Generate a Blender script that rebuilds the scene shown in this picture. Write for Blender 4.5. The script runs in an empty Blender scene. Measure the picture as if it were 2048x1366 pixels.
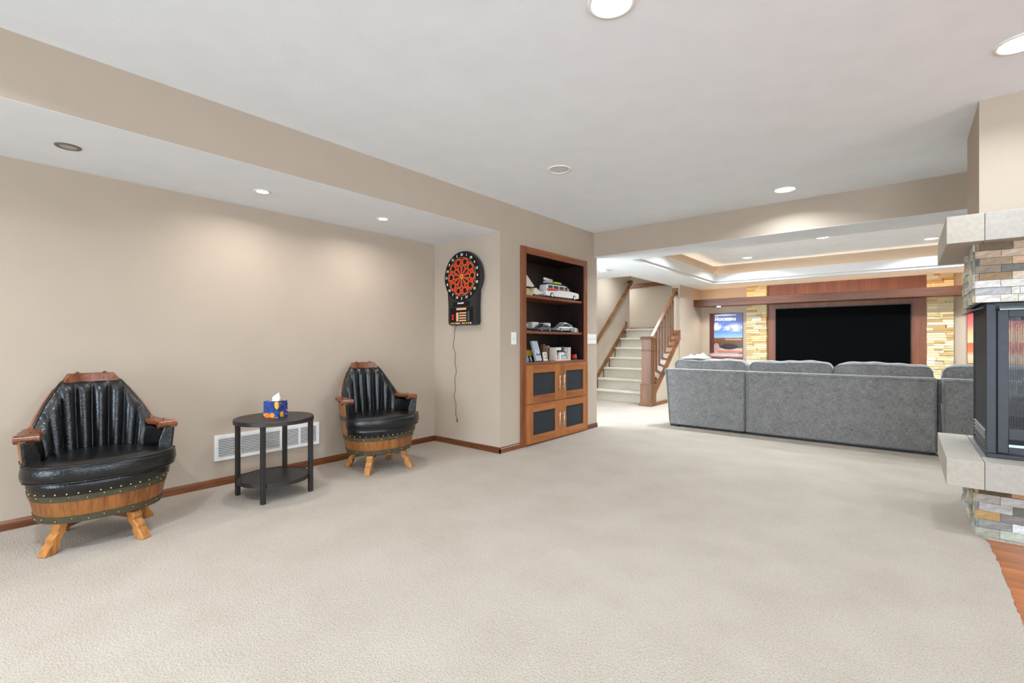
import bpy, bmesh, math, random
from mathutils import Vector, Matrix
random.seed(7)
PI = math.pi
SC = bpy.context.scene
COL = SC.collection

# ------------------------------------------------------------------ camera, world, exposure, lights
cam_d = bpy.data.cameras.new('camera')
cam_d.sensor_width = 36.0
cam_d.lens = 951.0 / 2048.0 * 36.0
cam_d.clip_start = 0.05
cam = bpy.data.objects.new('camera', cam_d)
COL.objects.link(cam)
cam.location = (0, 0, 1.081)
cam.rotation_euler = (PI / 2, 0, math.atan(788 / 951.0))
SC.camera = cam

SC.view_settings.view_transform = 'Standard'
SC.view_settings.look = 'None'
SC.view_settings.gamma = 1.0
SC.view_settings.use_curve_mapping = False
SC.view_settings.exposure = 0.25

W = bpy.data.worlds.new('daylight_fill')  # soft fill light, enters through the added windows
SC.world = W
W.use_nodes = True
W.node_tree.nodes['Background'].inputs[0].default_value = (0.74, 0.885, 1.0, 1)
W.node_tree.nodes['Background'].inputs[1].default_value = 18.0
SC.cycles.diffuse_bounces = 8
SC.cycles.max_bounces = 14
SC.cycles.sample_clamp_indirect = 4.0

CE, SO = 2.44, 2.14          # main ceiling, dropped ceilings
CAN_W, SPOT_W, TV_W = 14.0, 5.6, 43.0
CAN_COL = (0.82, 0.925, 1.0)

def lamp(name, loc, watts, size=0.14, spread=150, col=CAN_COL, rot=(0, 0, 0)):
    d = bpy.data.lights.new(name, 'AREA')
    d.shape = 'DISK'; d.size = size; d.energy = watts; d.color = col
    d.spread = math.radians(spread)
    o = bpy.data.objects.new(name, d); COL.objects.link(o)
    o.location = loc; o.rotation_euler = rot
    return o

# ------------------------------------------------------------------ helpers
def lin(r, g, b):
    f = lambda c: (c / 255 / 12.92) if c / 255 <= 0.04045 else ((c / 255 + 0.055) / 1.055) ** 2.4
    return (f(r), f(g), f(b), 1.0)

class MB:
    def __init__(s): s.v = []; s.f = []; s.m = []; s.mi = 0
    def add(s, vs, fs):
        n = len(s.v); s.v += [tuple(p) for p in vs]
        s.f += [tuple(i + n for i in f) for f in fs]; s.m += [s.mi] * len(fs)
        return s
    def box(s, x0, x1, y0, y1, z0, z1, mtx=None):
        vs = [Vector((x, y, z)) for x in (x0, x1) for y in (y0, y1) for z in (z0, z1)]
        if mtx: vs = [mtx @ v for v in vs]
        return s.add(vs, [(0, 1, 3, 2), (4, 6, 7, 5), (0, 4, 5, 1), (2, 3, 7, 6), (0, 2, 6, 4), (1, 5, 7, 3)])
    def hexa(s, p):      # 8 points: bottom ring 4, top ring 4
        return s.add(p, [(3, 2, 1, 0), (4, 5, 6, 7), (0, 1, 5, 4), (1, 2, 6, 5), (2, 3, 7, 6), (3, 0, 4, 7)])
    def prism(s, poly, a0, a1, fn):   # fn(u,v,a)->xyz
        n = len(poly)
        vs = [fn(u, v, a0) for u, v in poly] + [fn(u, v, a1) for u, v in poly]
        fs = [tuple(range(n))[::-1], tuple(range(n, 2 * n))] + [(i, (i + 1) % n, n + (i + 1) % n, n + i) for i in range(n)]
        return s.add(vs, fs)
    def tube(s, pts, r, n=8, cap=True):
        pts = [Vector(p) for p in pts]; rings = []
        rs = r if isinstance(r, (list, tuple)) else [r] * len(pts)
        up = None
        for i, p in enumerate(pts):
            t = (pts[min(i + 1, len(pts) - 1)] - pts[max(i - 1, 0)]).normalized()
            if up is None:
                up = Vector((0, 0, 1)) if abs(t.z) < 0.9 else Vector((1, 0, 0))
            a = t.cross(up).normalized(); b = a.cross(t).normalized(); up = b
            rings.append([p + rs[i] * (math.cos(2 * PI * k / n) * a + math.sin(2 * PI * k / n) * b) for k in range(n)])
        vs = [q for g in rings for q in g]; fs = []
        for i in range(len(pts) - 1):
            for k in range(n):
                fs.append((i * n + k, i * n + (k + 1) % n, (i + 1) * n + (k + 1) % n, (i + 1) * n + k))
        if cap: fs += [tuple(range(n))[::-1], tuple(range((len(pts) - 1) * n, len(pts) * n))]
        return s.add(vs, fs)
    def cyl(s, p0, p1, r, n=16, r1=None):
        return s.tube([p0, p1], [r, r if r1 is None else r1], n)
    def lathe(s, prof, n=32, c=(0, 0, 0), a0=0.0, a1=2 * PI):
        full = abs(a1 - a0 - 2 * PI) < 1e-6
        m = n if full else n + 1; vs = []; fs = []
        for k in range(m):
            a = a0 + (a1 - a0) * k / n
            vs += [(c[0] + r * math.cos(a), c[1] + r * math.sin(a), c[2] + z) for r, z in prof]
        q = len(prof)
        for k in range(n):
            k2 = (k + 1) % m
            for i in range(q - 1):
                fs.append((k * q + i, k2 * q + i, k2 * q + i + 1, k * q + i + 1))
        return s.add(vs, fs)
    def ball(s, c, r, n=8, sc=(1, 1, 1)):
        vs = []; fs = []; h = n // 2
        for i in range(h + 1):
            t = PI * i / h
            for k in range(n):
                a = 2 * PI * k / n
                vs.append((c[0] + sc[0] * r * math.sin(t) * math.cos(a), c[1] + sc[1] * r * math.sin(t) * math.sin(a), c[2] + sc[2] * r * math.cos(t)))
        for i in range(h):
            for k in range(n):
                fs.append((i * n + k, (i + 1) * n + k, (i + 1) * n + (k + 1) % n, i * n + (k + 1) % n))
        return s.add(vs, fs)
    def grid(s, rows):   # rows of points
        n = len(rows[0]); vs = [p for r in rows for p in r]; fs = []
        for i in range(len(rows) - 1):
            for k in range(n - 1):
                fs.append((i * n + k, i * n + k + 1, (i + 1) * n + k + 1, (i + 1) * n + k))
        return s.add(vs, fs)
    def mesh(s, name, mats, smooth=False, merge=True):
        me = bpy.data.meshes.new(name)
        me.from_pydata(s.v, [], s.f); 
        for m in (mats if isinstance(mats, (list, tuple)) else [mats]): me.materials.append(m)
        for p, i in zip(me.polygons, s.m): p.material_index = i
        bm = bmesh.new(); bm.from_mesh(me)
        if merge: bmesh.ops.remove_doubles(bm, verts=bm.verts, dist=1e-6)
        bmesh.ops.recalc_face_normals(bm, faces=bm.faces)
        bm.to_mesh(me); bm.free()
        if smooth:
            for p in me.polygons: p.use_smooth = True
        return me
    def build(s, name, mats, parent=None, smooth=False, bevel=0, seg=2, auto=None, merge=True):
        o = bpy.data.objects.new(name, s.mesh(name, mats, smooth or auto is not None, merge))
        COL.objects.link(o)
        if parent: o.parent = parent
        if bevel:
            b = o.modifiers.new('bevel', 'BEVEL'); b.width = bevel; b.segments = seg; b.limit_method = 'ANGLE'
            b.angle_limit = math.radians(40)
        if auto is not None:
            o.data.set_sharp_from_angle(angle=math.radians(auto))
        return o

def thing(name, label, cat, loc=(0, 0, 0), rz=0.0, group=None):
    o = bpy.data.objects.new(name, None); COL.objects.link(o)
    o.location = loc; o.rotation_euler = (0, 0, rz); o.empty_display_size = 0.05
    return tag(o, label, cat, group)
def tag(o, label, cat, group=None):
    o['label'] = label; o['category'] = cat
    if group: o['group'] = group
    return o
def struct(o):
    o['kind'] = 'structure'; return o
def stuff(o):
    o['kind'] = 'stuff'; return o
def copy_tree(o, parent=None):
    c = o.copy(); COL.objects.link(c)
    if parent: c.parent = parent
    for ch in list(o.children): copy_tree(ch, c)
    return c
def text_mesh(name, body, size, mtx, mat, parent=None, ext=0.0008, align='CENTER', sx=1.0, shear=0.0, bold=0.0):
    cu = bpy.data.curves.new('lettering', 'FONT'); cu.body = body; cu.size = size; cu.extrude = ext
    cu.align_x = align; cu.align_y = 'CENTER'; cu.shear = shear; cu.offset = bold; cu.resolution_u = 3
    t = bpy.data.objects.new('lettering', cu); COL.objects.link(t)
    bpy.context.view_layer.update()
    me = bpy.data.meshes.new_from_object(t.evaluated_get(bpy.context.evaluated_depsgraph_get()))
    bpy.data.objects.remove(t); bpy.data.curves.remove(cu)
    me.transform(Matrix.Diagonal((sx, 1, 1, 1))); me.transform(mtx)
    me.materials.clear(); me.materials.append(mat)
    o = bpy.data.objects.new(name, me); COL.objects.link(o)
    if parent: o.parent = parent
    return o
def frame(o, x, y):     # matrix from origin and x,y axes
    x = Vector(x); y = Vector(y); z = x.cross(y)
    return Matrix(((x.x, y.x, z.x, o[0]), (x.y, y.y, z.y, o[1]), (x.z, y.z, z.z, o[2]), (0, 0, 0, 1)))

# ------------------------------------------------------------------ materials
def newmat(name):
    m = bpy.data.materials.new(name); m.use_nodes = True
    nt = m.node_tree; return m, nt, nt.nodes['Principled BSDF']
def nd(nt, t, **kw):
    n = nt.nodes.new(t)
    for k, v in kw.items():
        if k in n.inputs: n.inputs[k].default_value = v
        else: setattr(n, k, v)
    return n
def coords(nt, scale=(1, 1, 1), rot=(0, 0, 0), src='Object'):
    tc = nd(nt, 'ShaderNodeTexCoord'); mp = nd(nt, 'ShaderNodeMapping')
    mp.inputs['Scale'].default_value = scale; mp.inputs['Rotation'].default_value = rot
    nt.links.new(tc.outputs[src], mp.inputs[0]); return mp.outputs[0]
def ramp(nt, fac, stops):
    r = nd(nt, 'ShaderNodeValToRGB'); e = r.color_ramp.elements
    while len(e) < len(stops): e.new(0.5)
    for el, (p, c) in zip(e, stops): el.position = p; el.color = c
    nt.links.new(fac, r.inputs[0]); return r.outputs[0]
def bump(nt, bs, fac, strength, dist=0.002):
    b = nd(nt, 'ShaderNodeBump', Strength=strength, Distance=dist)
    nt.links.new(fac, b.inputs['Height']); nt.links.new(b.outputs[0], bs.inputs['Normal'])
def plain(name, c, rough=0.5, metal=0.0, noise=0.0, nscale=40, bmp=0.0, bscale=60, spec=0.5):
    m, nt, bs = newmat(name)
    bs.inputs['Roughness'].default_value = rough; bs.inputs['Metallic'].default_value = metal
    bs.inputs['Specular IOR Level'].default_value = spec
    n = nd(nt, 'ShaderNodeTexNoise', Scale=nscale, Detail=3.0)
    nt.links.new(coords(nt), n.inputs['Vector'])
    d = max(noise, 0.02)
    lo = tuple(x * (1 - d) for x in c[:3]) + (1,); hi = tuple(min(1, x * (1 + d)) for x in c[:3]) + (1,)
    nt.links.new(ramp(nt, n.outputs[0], [(0.3, lo), (0.7, hi)]), bs.inputs['Base Color'])
    if bmp:
        n2 = nd(nt, 'ShaderNodeTexNoise', Scale=bscale, Detail=4.0)
        nt.links.new(coords(nt), n2.inputs['Vector']); bump(nt, bs, n2.outputs[0], bmp)
    return m
def emit(name, c, s):
    m, nt, bs = newmat(name)
    bs.inputs['Base Color'].default_value = (0.8, 0.8, 0.8, 1)
    bs.inputs['Emission Color'].default_value = c; bs.inputs['Emission Strength'].default_value = s
    return m
def wood(name, dark, light, axis=2, rough=0.42, fine=90, stretch=0.05, per_obj=False):
    m, nt, bs = newmat(name)
    bs.inputs['Roughness'].default_value = rough
    sc = [1, 1, 1]; sc[axis] = stretch
    v = coords(nt, sc)
    n = nd(nt, 'ShaderNodeTexNoise', Scale=fine, Detail=5.0, Roughness=0.6); nt.links.new(v, n.inputs['Vector'])
    n2 = nd(nt, 'ShaderNodeTexNoise', Scale=fine * 0.14, Detail=2.0, Distortion=0.6); nt.links.new(v, n2.inputs['Vector'])
    mx = nd(nt, 'ShaderNodeMath', operation='ADD'); nt.links.new(n.outputs[0], mx.inputs[0]); nt.links.new(n2.outputs[0], mx.inputs[1])
    hf = nd(nt, 'ShaderNodeMath', operation='MULTIPLY'); hf.inputs[1].default_value = 0.5; nt.links.new(mx.outputs[0], hf.inputs[0])
    c = ramp(nt, hf.outputs[0], [(0.36, dark), (0.62, light)])
    if per_obj:
        oi = nd(nt, 'ShaderNodeObjectInfo'); hs = nd(nt, 'ShaderNodeHueSaturation')
        mr = nd(nt, 'ShaderNodeMapRange'); mr.inputs['To Min'].default_value = 1 - per_obj; mr.inputs['To Max'].default_value = 1 + per_obj
        nt.links.new(oi.outputs['Random'], mr.inputs[0]); nt.links.new(mr.outputs[0], hs.inputs['Value'])
        nt.links.new(c, hs.inputs['Color']); c = hs.outputs[0]
    nt.links.new(c, bs.inputs['Base Color']); bump(nt, bs, n.outputs[0], 0.12, 0.001)
    return m

WALL_C = lin(179, 163, 146)
M = {}
M['wall'] = plain('beige_paint', WALL_C, 0.75, noise=0.02, nscale=3, bmp=0.06, bscale=180, spec=0.3)
M['white_ceiling'] = plain('white_ceiling_paint', lin(234, 238, 241), 0.85, noise=0.015, nscale=5, bmp=0.25, bscale=70, spec=0.2)
M['white_trim'] = plain('white_gloss_paint', lin(222, 221, 219), 0.75, noise=0.01)
M['white_plastic'] = plain('white_plastic', lin(236, 234, 230), 0.35, noise=0.01)
M['base_wood'] = wood('baseboard_wood', lin(70, 34, 14), lin(126, 72, 36), 1, 0.35)
M['base_wood_x'] = wood('baseboard_wood_across', lin(70, 34, 14), lin(126, 72, 36), 0, 0.35)
M['oak_z'] = wood('cabinet_oak_upright', lin(122, 66, 26), lin(176, 108, 54), 2, 0.38, 70)
M['oak_y'] = wood('cabinet_oak_level', lin(122, 66, 26), lin(176, 108, 54), 1, 0.38, 70)
M['frame_z'] = wood('cabinet_frame_upright', lin(98, 50, 24), lin(146, 84, 48), 2, 0.35, 70)
M['frame_y'] = wood('cabinet_frame_level', lin(98, 50, 24), lin(146, 84, 48), 1, 0.35, 70)
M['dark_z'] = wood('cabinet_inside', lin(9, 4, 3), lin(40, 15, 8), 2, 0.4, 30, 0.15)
M['cherry_x'] = wood('cherry_level', lin(72, 37, 19), lin(114, 64, 36), 0, 0.35, 50)
M['cherry_z'] = wood('cherry_upright', lin(100, 54, 32), lin(132, 78, 50), 2, 0.4, 50)
M['stair_z'] = wood('stair_wood_upright', lin(72, 42, 18), lin(128, 80, 42), 2, 0.42, 60)
M['stair_y'] = wood('stair_wood_sloped', lin(76, 44, 18), lin(134, 84, 44), 1, 0.36, 60)
M['plank'] = wood('floor_plank_wood', lin(140, 78, 42), lin(196, 124, 78), 0, 0.3, 45, 0.06, 0.16)
M['barrel'] = wood('barrel_oak', lin(98, 56, 22), lin(152, 94, 44), 2, 0.4, 60, 0.15, 0.07)
M['leg_oak'] = wood('leg_oak', lin(132, 78, 30), lin(200, 134, 66), 2, 0.35, 60, 0.12)
M['arm_wood'] = wood('arm_walnut', lin(84, 40, 20), lin(142, 84, 52), 0, 0.3, 60)
M['black_table'] = wood('espresso_wood', lin(25, 21, 19), lin(40, 34, 31), 0, 0.45, 60)
M['table_metal'] = plain('dark_brown_metal', lin(33, 29, 26), 0.5, 0.0, 0.08)
M['hoop'] = plain('olive_hoop_metal', lin(84, 78, 60), 0.5, 0.55, 0.15, 25)
M['brass'] = plain('brass_nail', lin(205, 178, 120), 0.25, 1.0)
M['chrome'] = plain('brushed_nickel', lin(222, 216, 206), 0.3, 0.9)
M['black_plastic'] = plain('black_plastic', lin(30, 30, 30), 0.4, 0.0, 0.06, 60)
M['black_gloss'] = plain('black_gloss', lin(10, 10, 10), 0.5, spec=0.25)
M['tv_black'] = plain('television_glass', (0.0008, 0.0008, 0.0009, 1), 0.6, spec=0.03)
M['iron'] = plain('black_firebox_steel', lin(46, 46, 50), 0.42, 0.35, 0.12, 30)
M['mesh_black'] = plain('black_speaker_cloth', lin(26, 30, 34), 0.8, 0, 0.12, 200)
M['stone_backing'] = plain('stone_mortar', lin(150, 124, 84), 0.9, 0, 0.15)
M['red'] = plain('red_plastic', lin(205, 32, 26), 0.4)
M['orange'] = plain('orange_wire_plastic', lin(228, 150, 56), 0.45)
M['dark_red'] = plain('dark_red_plastic', lin(120, 26, 28), 0.4)
M['display'] = plain('copper_display', lin(214, 164, 120), 0.35)
M['yellow'] = plain('yellow_plastic', lin(214, 170, 40), 0.4)
M['lime'] = plain('lime_plastic', lin(176, 206, 60), 0.4)
M['teal'] = plain('teal_plastic', lin(90, 160, 185), 0.4)
M['grey_plastic'] = plain('grey_plastic', lin(178, 182, 186), 0.4)
M['dark_grey'] = plain('dark_grey_plastic', lin(66, 70, 76), 0.35)
M['silver'] = plain('silver_plastic', lin(176, 186, 188), 0.25, 0.4)
M['tan'] = plain('tan_plastic', lin(206, 176, 136), 0.5)
M['cream'] = plain('cream_plastic', lin(226, 216, 200), 0.5)
M['salmon'] = plain('salmon_plastic', lin(224, 146, 108), 0.5)
M['blue'] = plain('blue_plastic', lin(50, 90, 150), 0.4)
M['glass_dark'] = plain('tinted_toy_glass', lin(40, 56, 58), 0.15)
M['brown'] = plain('brown_plastic', lin(96, 60, 40), 0.5)
M['white_cloth'] = plain('white_cloth', lin(238, 238, 238), 0.9, bmp=0.2)
M['dark_slot'] = plain('dark_duct', lin(40, 38, 36), 0.8)
M['cord'] = plain('grey_cord', lin(70, 64, 58), 0.6)
M['limestone'] = plain('cast_limestone', lin(170, 160, 147), 0.6, 0, 0.07, 45, 0.15, 160)
M['limestone_b'] = plain('cast_limestone_grey', lin(164, 157, 147), 0.6, 0, 0.07, 45, 0.15, 160)
M['lens'] = emit('lit_lens', (1, 0.97, 0.93, 1), 9.0)
M['cove'] = emit('cove_rope_light', (1.0, 0.80, 0.55, 1), 7.0)
M['rope'] = emit('added_shelf_glow', (1.0, 0.62, 0.28, 1), 14.0)  # glow added to tint the wall above the beam shelf
M['off_lens'] = plain('unlit_reflector', lin(215, 215, 213), 0.35)
M['grey_lens'] = plain('unlit_grey_lens', lin(176, 172, 166), 0.4)
M['grey_metal'] = plain('grey_speaker_metal', lin(120, 118, 114), 0.5, 0.4)

def leather():
    m, nt, bs = newmat('black_leather')
    bs.inputs['Roughness'].default_value = 0.2
    bs.inputs['Specular IOR Level'].default_value = 0.5
    v = coords(nt)
    n = nd(nt, 'ShaderNodeTexNoise', Scale=85.0, Detail=3.0, Distortion=1.4); nt.links.new(v, n.inputs['Vector'])
    n2 = nd(nt, 'ShaderNodeTexNoise', Scale=9.0, Detail=2.0); nt.links.new(v, n2.inputs['Vector'])
    nt.links.new(ramp(nt, n2.outputs[0], [(0.3, (0.003, 0.003, 0.0035, 1)), (0.75, (0.011, 0.011, 0.011, 1))]), bs.inputs['Base Color'])
    bump(nt, bs, n.outputs[0], 0.5, 0.003)
    return m
M['leather'] = leather()

def carpet(name, c0, c1, sc=150, bs_=0.5):
    m, nt, bs = newmat(name)
    bs.inputs['Roughness'].default_value = 0.95; bs.inputs['Specular IOR Level'].default_value = 0.1
    v = coords(nt)
    n = nd(nt, 'ShaderNodeTexNoise', Scale=sc, Detail=3.0, Roughness=0.7); nt.links.new(v, n.inputs['Vector'])
    n2 = nd(nt, 'ShaderNodeTexNoise', Scale=3.2, Detail=5.0); nt.links.new(v, n2.inputs['Vector'])
    n3 = nd(nt, 'ShaderNodeTexVoronoi', Scale=sc * 0.62); nt.links.new(v, n3.inputs['Vector'])
    c = ramp(nt, n.outputs[0], [(0.27, c0), (0.50, c1)])
    c2 = ramp(nt, n2.outputs[0], [(0.32, (0.92, 0.91, 0.89, 1)), (0.66, (1, 1, 1, 1))])
    mx = nd(nt, 'ShaderNodeMix', data_type='RGBA', blend_type='MULTIPLY'); mx.inputs[0].default_value = 1
    nt.links.new(c, mx.inputs[6]); nt.links.new(c2, mx.inputs[7])
    nt.links.new(mx.outputs[2], bs.inputs['Base Color'])
    ad = nd(nt, 'ShaderNodeMath', operation='ADD'); nt.links.new(n.outputs[0], ad.inputs[0]); nt.links.new(n3.outputs[0], ad.inputs[1])
    bump(nt, bs, ad.outputs[0], bs_, 0.008)
    return m
M['carpet'] = carpet('cream_carpet', lin(134, 119, 103), lin(186, 175, 163), 190)
M['stair_carpet'] = carpet('stair_carpet', lin(166, 156, 139), lin(204, 196, 182), 120)

def fabric():
    m, nt, bs = newmat('grey_woven_fabric')
    bs.inputs['Roughness'].default_value = 0.9; bs.inputs['Specular IOR Level'].default_value = 0.15
    bs.inputs['Sheen Weight'].default_value = 0.25
    facs = []
    for s in ((300, 300, 20), (20, 20, 300), (9, 9, 9)):
        n = nd(nt, 'ShaderNodeTexNoise', Scale=1.0, Detail=3.0); nt.links.new(coords(nt, s), n.inputs['Vector']); facs.append(n.outputs[0])
    a = nd(nt, 'ShaderNodeMath', operation='ADD'); nt.links.new(facs[0], a.inputs[0]); nt.links.new(facs[1], a.inputs[1])
    b = nd(nt, 'ShaderNodeMath', operation='MULTIPLY_ADD'); b.inputs[1].default_value = 0.3; nt.links.new(facs[2], b.inputs[0]); nt.links.new(a.outputs[0], b.inputs[2])
    h = nd(nt, 'ShaderNodeMath', operation='MULTIPLY'); h.inputs[1].default_value = 0.4348; nt.links.new(b.outputs[0], h.inputs[0])
    nt.links.new(ramp(nt, h.outputs[0], [(0.40, lin(92, 90, 88)), (0.60, lin(148, 145, 142))]), bs.inputs['Base Color'])
    bump(nt, bs, a.outputs[0], 0.25, 0.002)
    return m
M['fabric'] = fabric()

def stone_mat(name, bmp=0.6):
    m, nt, bs = newmat(name)
    bs.inputs['Roughness'].default_value = 0.8
    oi = nd(nt, 'ShaderNodeObjectInfo')
    v = coords(nt, (1, 1, 2.2))
    n = nd(nt, 'ShaderNodeTexNoise', Scale=28.0, Detail=6.0, Roughness=0.65, Distortion=0.5); nt.links.new(v, n.inputs['Vector'])
    c = ramp(nt, n.outputs[0], [(0.3, (0.70, 0.68, 0.65, 1)), (0.55, (1, 1, 1, 1)), (0.75, (1.25, 1.22, 1.15, 1))])
    mx = nd(nt, 'ShaderNodeMix', data_type='RGBA', blend_type='MULTIPLY'); mx.inputs[0].default_value = 1
    nt.links.new(oi.outputs['Color'], mx.inputs[6]); nt.links.new(c, mx.inputs[7]); nt.links.new(mx.outputs[2], bs.inputs['Base Color'])
    bump(nt, bs, n.outputs[0], bmp, 0.01)
    return m
M['stone'] = stone_mat('ledger_stone')

def mesh_screen():
    m, nt, bs = newmat('spark_screen_mesh')
    tr = nd(nt, 'ShaderNodeBsdfTransparent'); mix = nd(nt, 'ShaderNodeMixShader')
    bs.inputs['Base Color'].default_value = (0.02, 0.02, 0.022, 1); bs.inputs['Roughness'].default_value = 0.5
    v = coords(nt)
    sp = nd(nt, 'ShaderNodeSeparateXYZ'); nt.links.new(v, sp.inputs[0])
    outs = []
    for k, ax in enumerate(('a', 'Z')):
        if k == 0:
            s = nd(nt, 'ShaderNodeMath', operation='ADD'); nt.links.new(sp.outputs['X'], s.inputs[0]); nt.links.new(sp.outputs['Y'], s.inputs[1]); src = s.outputs[0]
        else: src = sp.outputs['Z']
        p = nd(nt, 'ShaderNodeMath', operation='MULTIPLY'); p.inputs[1].default_value = 150.0; nt.links.new(src, p.inputs[0])
        fr = nd(nt, 'ShaderNodeMath', operation='FRACT'); nt.links.new(p.outputs[0], fr.inputs[0])
        lt = nd(nt, 'ShaderNodeMath', operation='LESS_THAN'); lt.inputs[1].default_value = 0.24; nt.links.new(fr.outputs[0], lt.inputs[0]); outs.append(lt.outputs[0])
    mxm = nd(nt, 'ShaderNodeMath', operation='MAXIMUM'); nt.links.new(outs[0], mxm.inputs[0]); nt.links.new(outs[1], mxm.inputs[1])
    nt.links.new(mxm.outputs[0], mix.inputs[0]); nt.links.new(tr.outputs[0], mix.inputs[1]); nt.links.new(bs.outputs[0], mix.inputs[2])
    nt.links.new(mix.outputs[0], nt.nodes['Material Output'].inputs[0])
    return m
M['screen'] = mesh_screen()
def clear_glass():
    m, nt, bs = newmat('fireplace_glass')
    tr = nd(nt, 'ShaderNodeBsdfTransparent'); tr.inputs[0].default_value = (0.93, 0.94, 0.95, 1)
    gl = nd(nt, 'ShaderNodeBsdfGlossy'); gl.inputs['Roughness'].default_value = 0.03
    fr = nd(nt, 'ShaderNodeFresnel'); mix = nd(nt, 'ShaderNodeMixShader')
    nt.links.new(fr.outputs[0], mix.inputs[0]); nt.links.new(tr.outputs[0], mix.inputs[1]); nt.links.new(gl.outputs[0], mix.inputs[2])
    nt.links.new(mix.outputs[0], nt.nodes['Material Output'].inputs[0])
    return m
M['glass'] = clear_glass()

def floral():
    m, nt, bs = newmat('floral_tissue_print')
    bs.inputs['Roughness'].default_value = 0.45
    v = coords(nt)
    vo = nd(nt, 'ShaderNodeTexVoronoi', Scale=21.0); nt.links.new(v, vo.inputs['Vector'])
    d = nd(nt, 'ShaderNodeMath', operation='LESS_THAN'); d.inputs[1].default_value = 0.44; nt.links.new(vo.outputs['Distance'], d.inputs[0])
    ctr = nd(nt, 'ShaderNodeMath', operation='LESS_THAN'); ctr.inputs[1].default_value = 0.09; nt.links.new(vo.outputs['Distance'], ctr.inputs[0])
    sp = nd(nt, 'ShaderNodeSeparateColor'); nt.links.new(vo.outputs['Color'], sp.inputs[0])
    pet = ramp(nt, sp.outputs[0], [(0.0, lin(240, 178, 40)), (0.45, lin(226, 110, 36)), (0.62, lin(200, 70, 150)), (0.8, lin(60, 160, 210)), (1.0, lin(250, 200, 70))])
    n = nd(nt, 'ShaderNodeTexNoise', Scale=60.0, Detail=2.0, Distortion=1.0); nt.links.new(v, n.inputs['Vector'])
    bg = ramp(nt, n.outputs[0], [(0.42, lin(18, 32, 92)), (0.56, lin(26, 74, 140)), (0.68, lin(70, 40, 120))])
    m1 = nd(nt, 'ShaderNodeMix', data_type='RGBA'); nt.links.new(d.outputs[0], m1.inputs[0]); nt.links.new(bg, m1.inputs[6]); nt.links.new(pet, m1.inputs[7])
    m2 = nd(nt, 'ShaderNodeMix', data_type='RGBA'); nt.links.new(ctr.outputs[0], m2.inputs[0]); nt.links.new(m1.outputs[2], m2.inputs[6]); m2.inputs[7].default_value = lin(120, 40, 40)
    vb = nd(nt, 'ShaderNodeTexVoronoi', Scale=52.0); nt.links.new(v, vb.inputs['Vector'])
    db = nd(nt, 'ShaderNodeMath', operation='LESS_THAN'); db.inputs[1].default_value = 0.33; nt.links.new(vb.outputs['Distance'], db.inputs[0])
    sb = nd(nt, 'ShaderNodeSeparateColor'); nt.links.new(vb.outputs['Color'], sb.inputs[0])
    pb = ramp(nt, sb.outputs[1], [(0.0, lin(30, 60, 130)), (0.45, lin(40, 96, 170)), (0.6, lin(210, 80, 160)), (0.78, lin(120, 190, 225)), (1.0, lin(236, 130, 50))])
    m3 = nd(nt, 'ShaderNodeMix', data_type='RGBA'); nt.links.new(db.outputs[0], m3.inputs[0]); nt.links.new(bg, m3.inputs[6]); nt.links.new(pb, m3.inputs[7])
    nt.links.new(m3.outputs[2], m1.inputs[6])
    nt.links.new(m2.outputs[2], bs.inputs['Base Color'])
    return m
M['floral'] = floral()

# ------------------------------------------------------------------ the room shell
XL, YD, XC = -3.967, 3.46, -3.018        # left wall, dartboard wall, cabinet wall
YB, YTV = 5.25, 10.03                    # beam face, television wall
XR, YN = 4.6, -4.6                       # right wall, wall behind the camera
CX, CY0, CY1 = 0.318, 3.75, 4.427        # chimney breast
# floor: concrete with a carpet and a strip of planks as its pieces
fl = struct(MB().box(-5.7, XR, YN, 10.6, -0.16, -0.03).build('floor', M['dark_slot']))
cp = MB()
edge = [(0.345 + random.uniform(-0.006, 0.006), YN + (3.70 - YN) * i / 300.0) for i in range(301)]
edge[-6:] = [(0.345 - 0.004 * k, y) for k, (x, y) in enumerate(edge[-6:])]
poly = [(-5.7, YN)] + edge + [(XR, 3.70), (XR, 10.6), (-5.7, 10.6)]
cp.prism(poly, -0.03, 0.0, lambda u, v, a: (u, v, a))
cpo = cp.build('carpet', M['carpet'], fl)
pl_meshes = {}
y = 3.712; row = 0
while y > YN + 0.2 and row < 34:
    wdt = 0.083
    if y < -0.6 and row > 30: break
    x = 0.33 if row % 2 else 0.33
    first = True
    while x < XR - 0.01:
        ln = random.choice((0.55, 0.8, 1.1, 1.35)) if first else 1.35
        x1 = min(XR, x + ln); first = False
        key = round(x1 - x, 2)
        if key not in pl_meshes:
            b = MB(); b.box(0, key - 0.0012, -wdt + 0.0012, 0, -0.03, -0.012); pl_meshes[key] = b.mesh('plank', M['plank'])
        o = bpy.data.objects.new('plank', pl_meshes[key]); COL.objects.link(o); o.parent = fl; o.location = (x, y, 0)
        x = x1
    y -= wdt; row += 1
b = MB().box(0.33, XR, YN, y, -0.03, -0.013); stuff(b.build('plank_field', M['plank'], fl))

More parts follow.
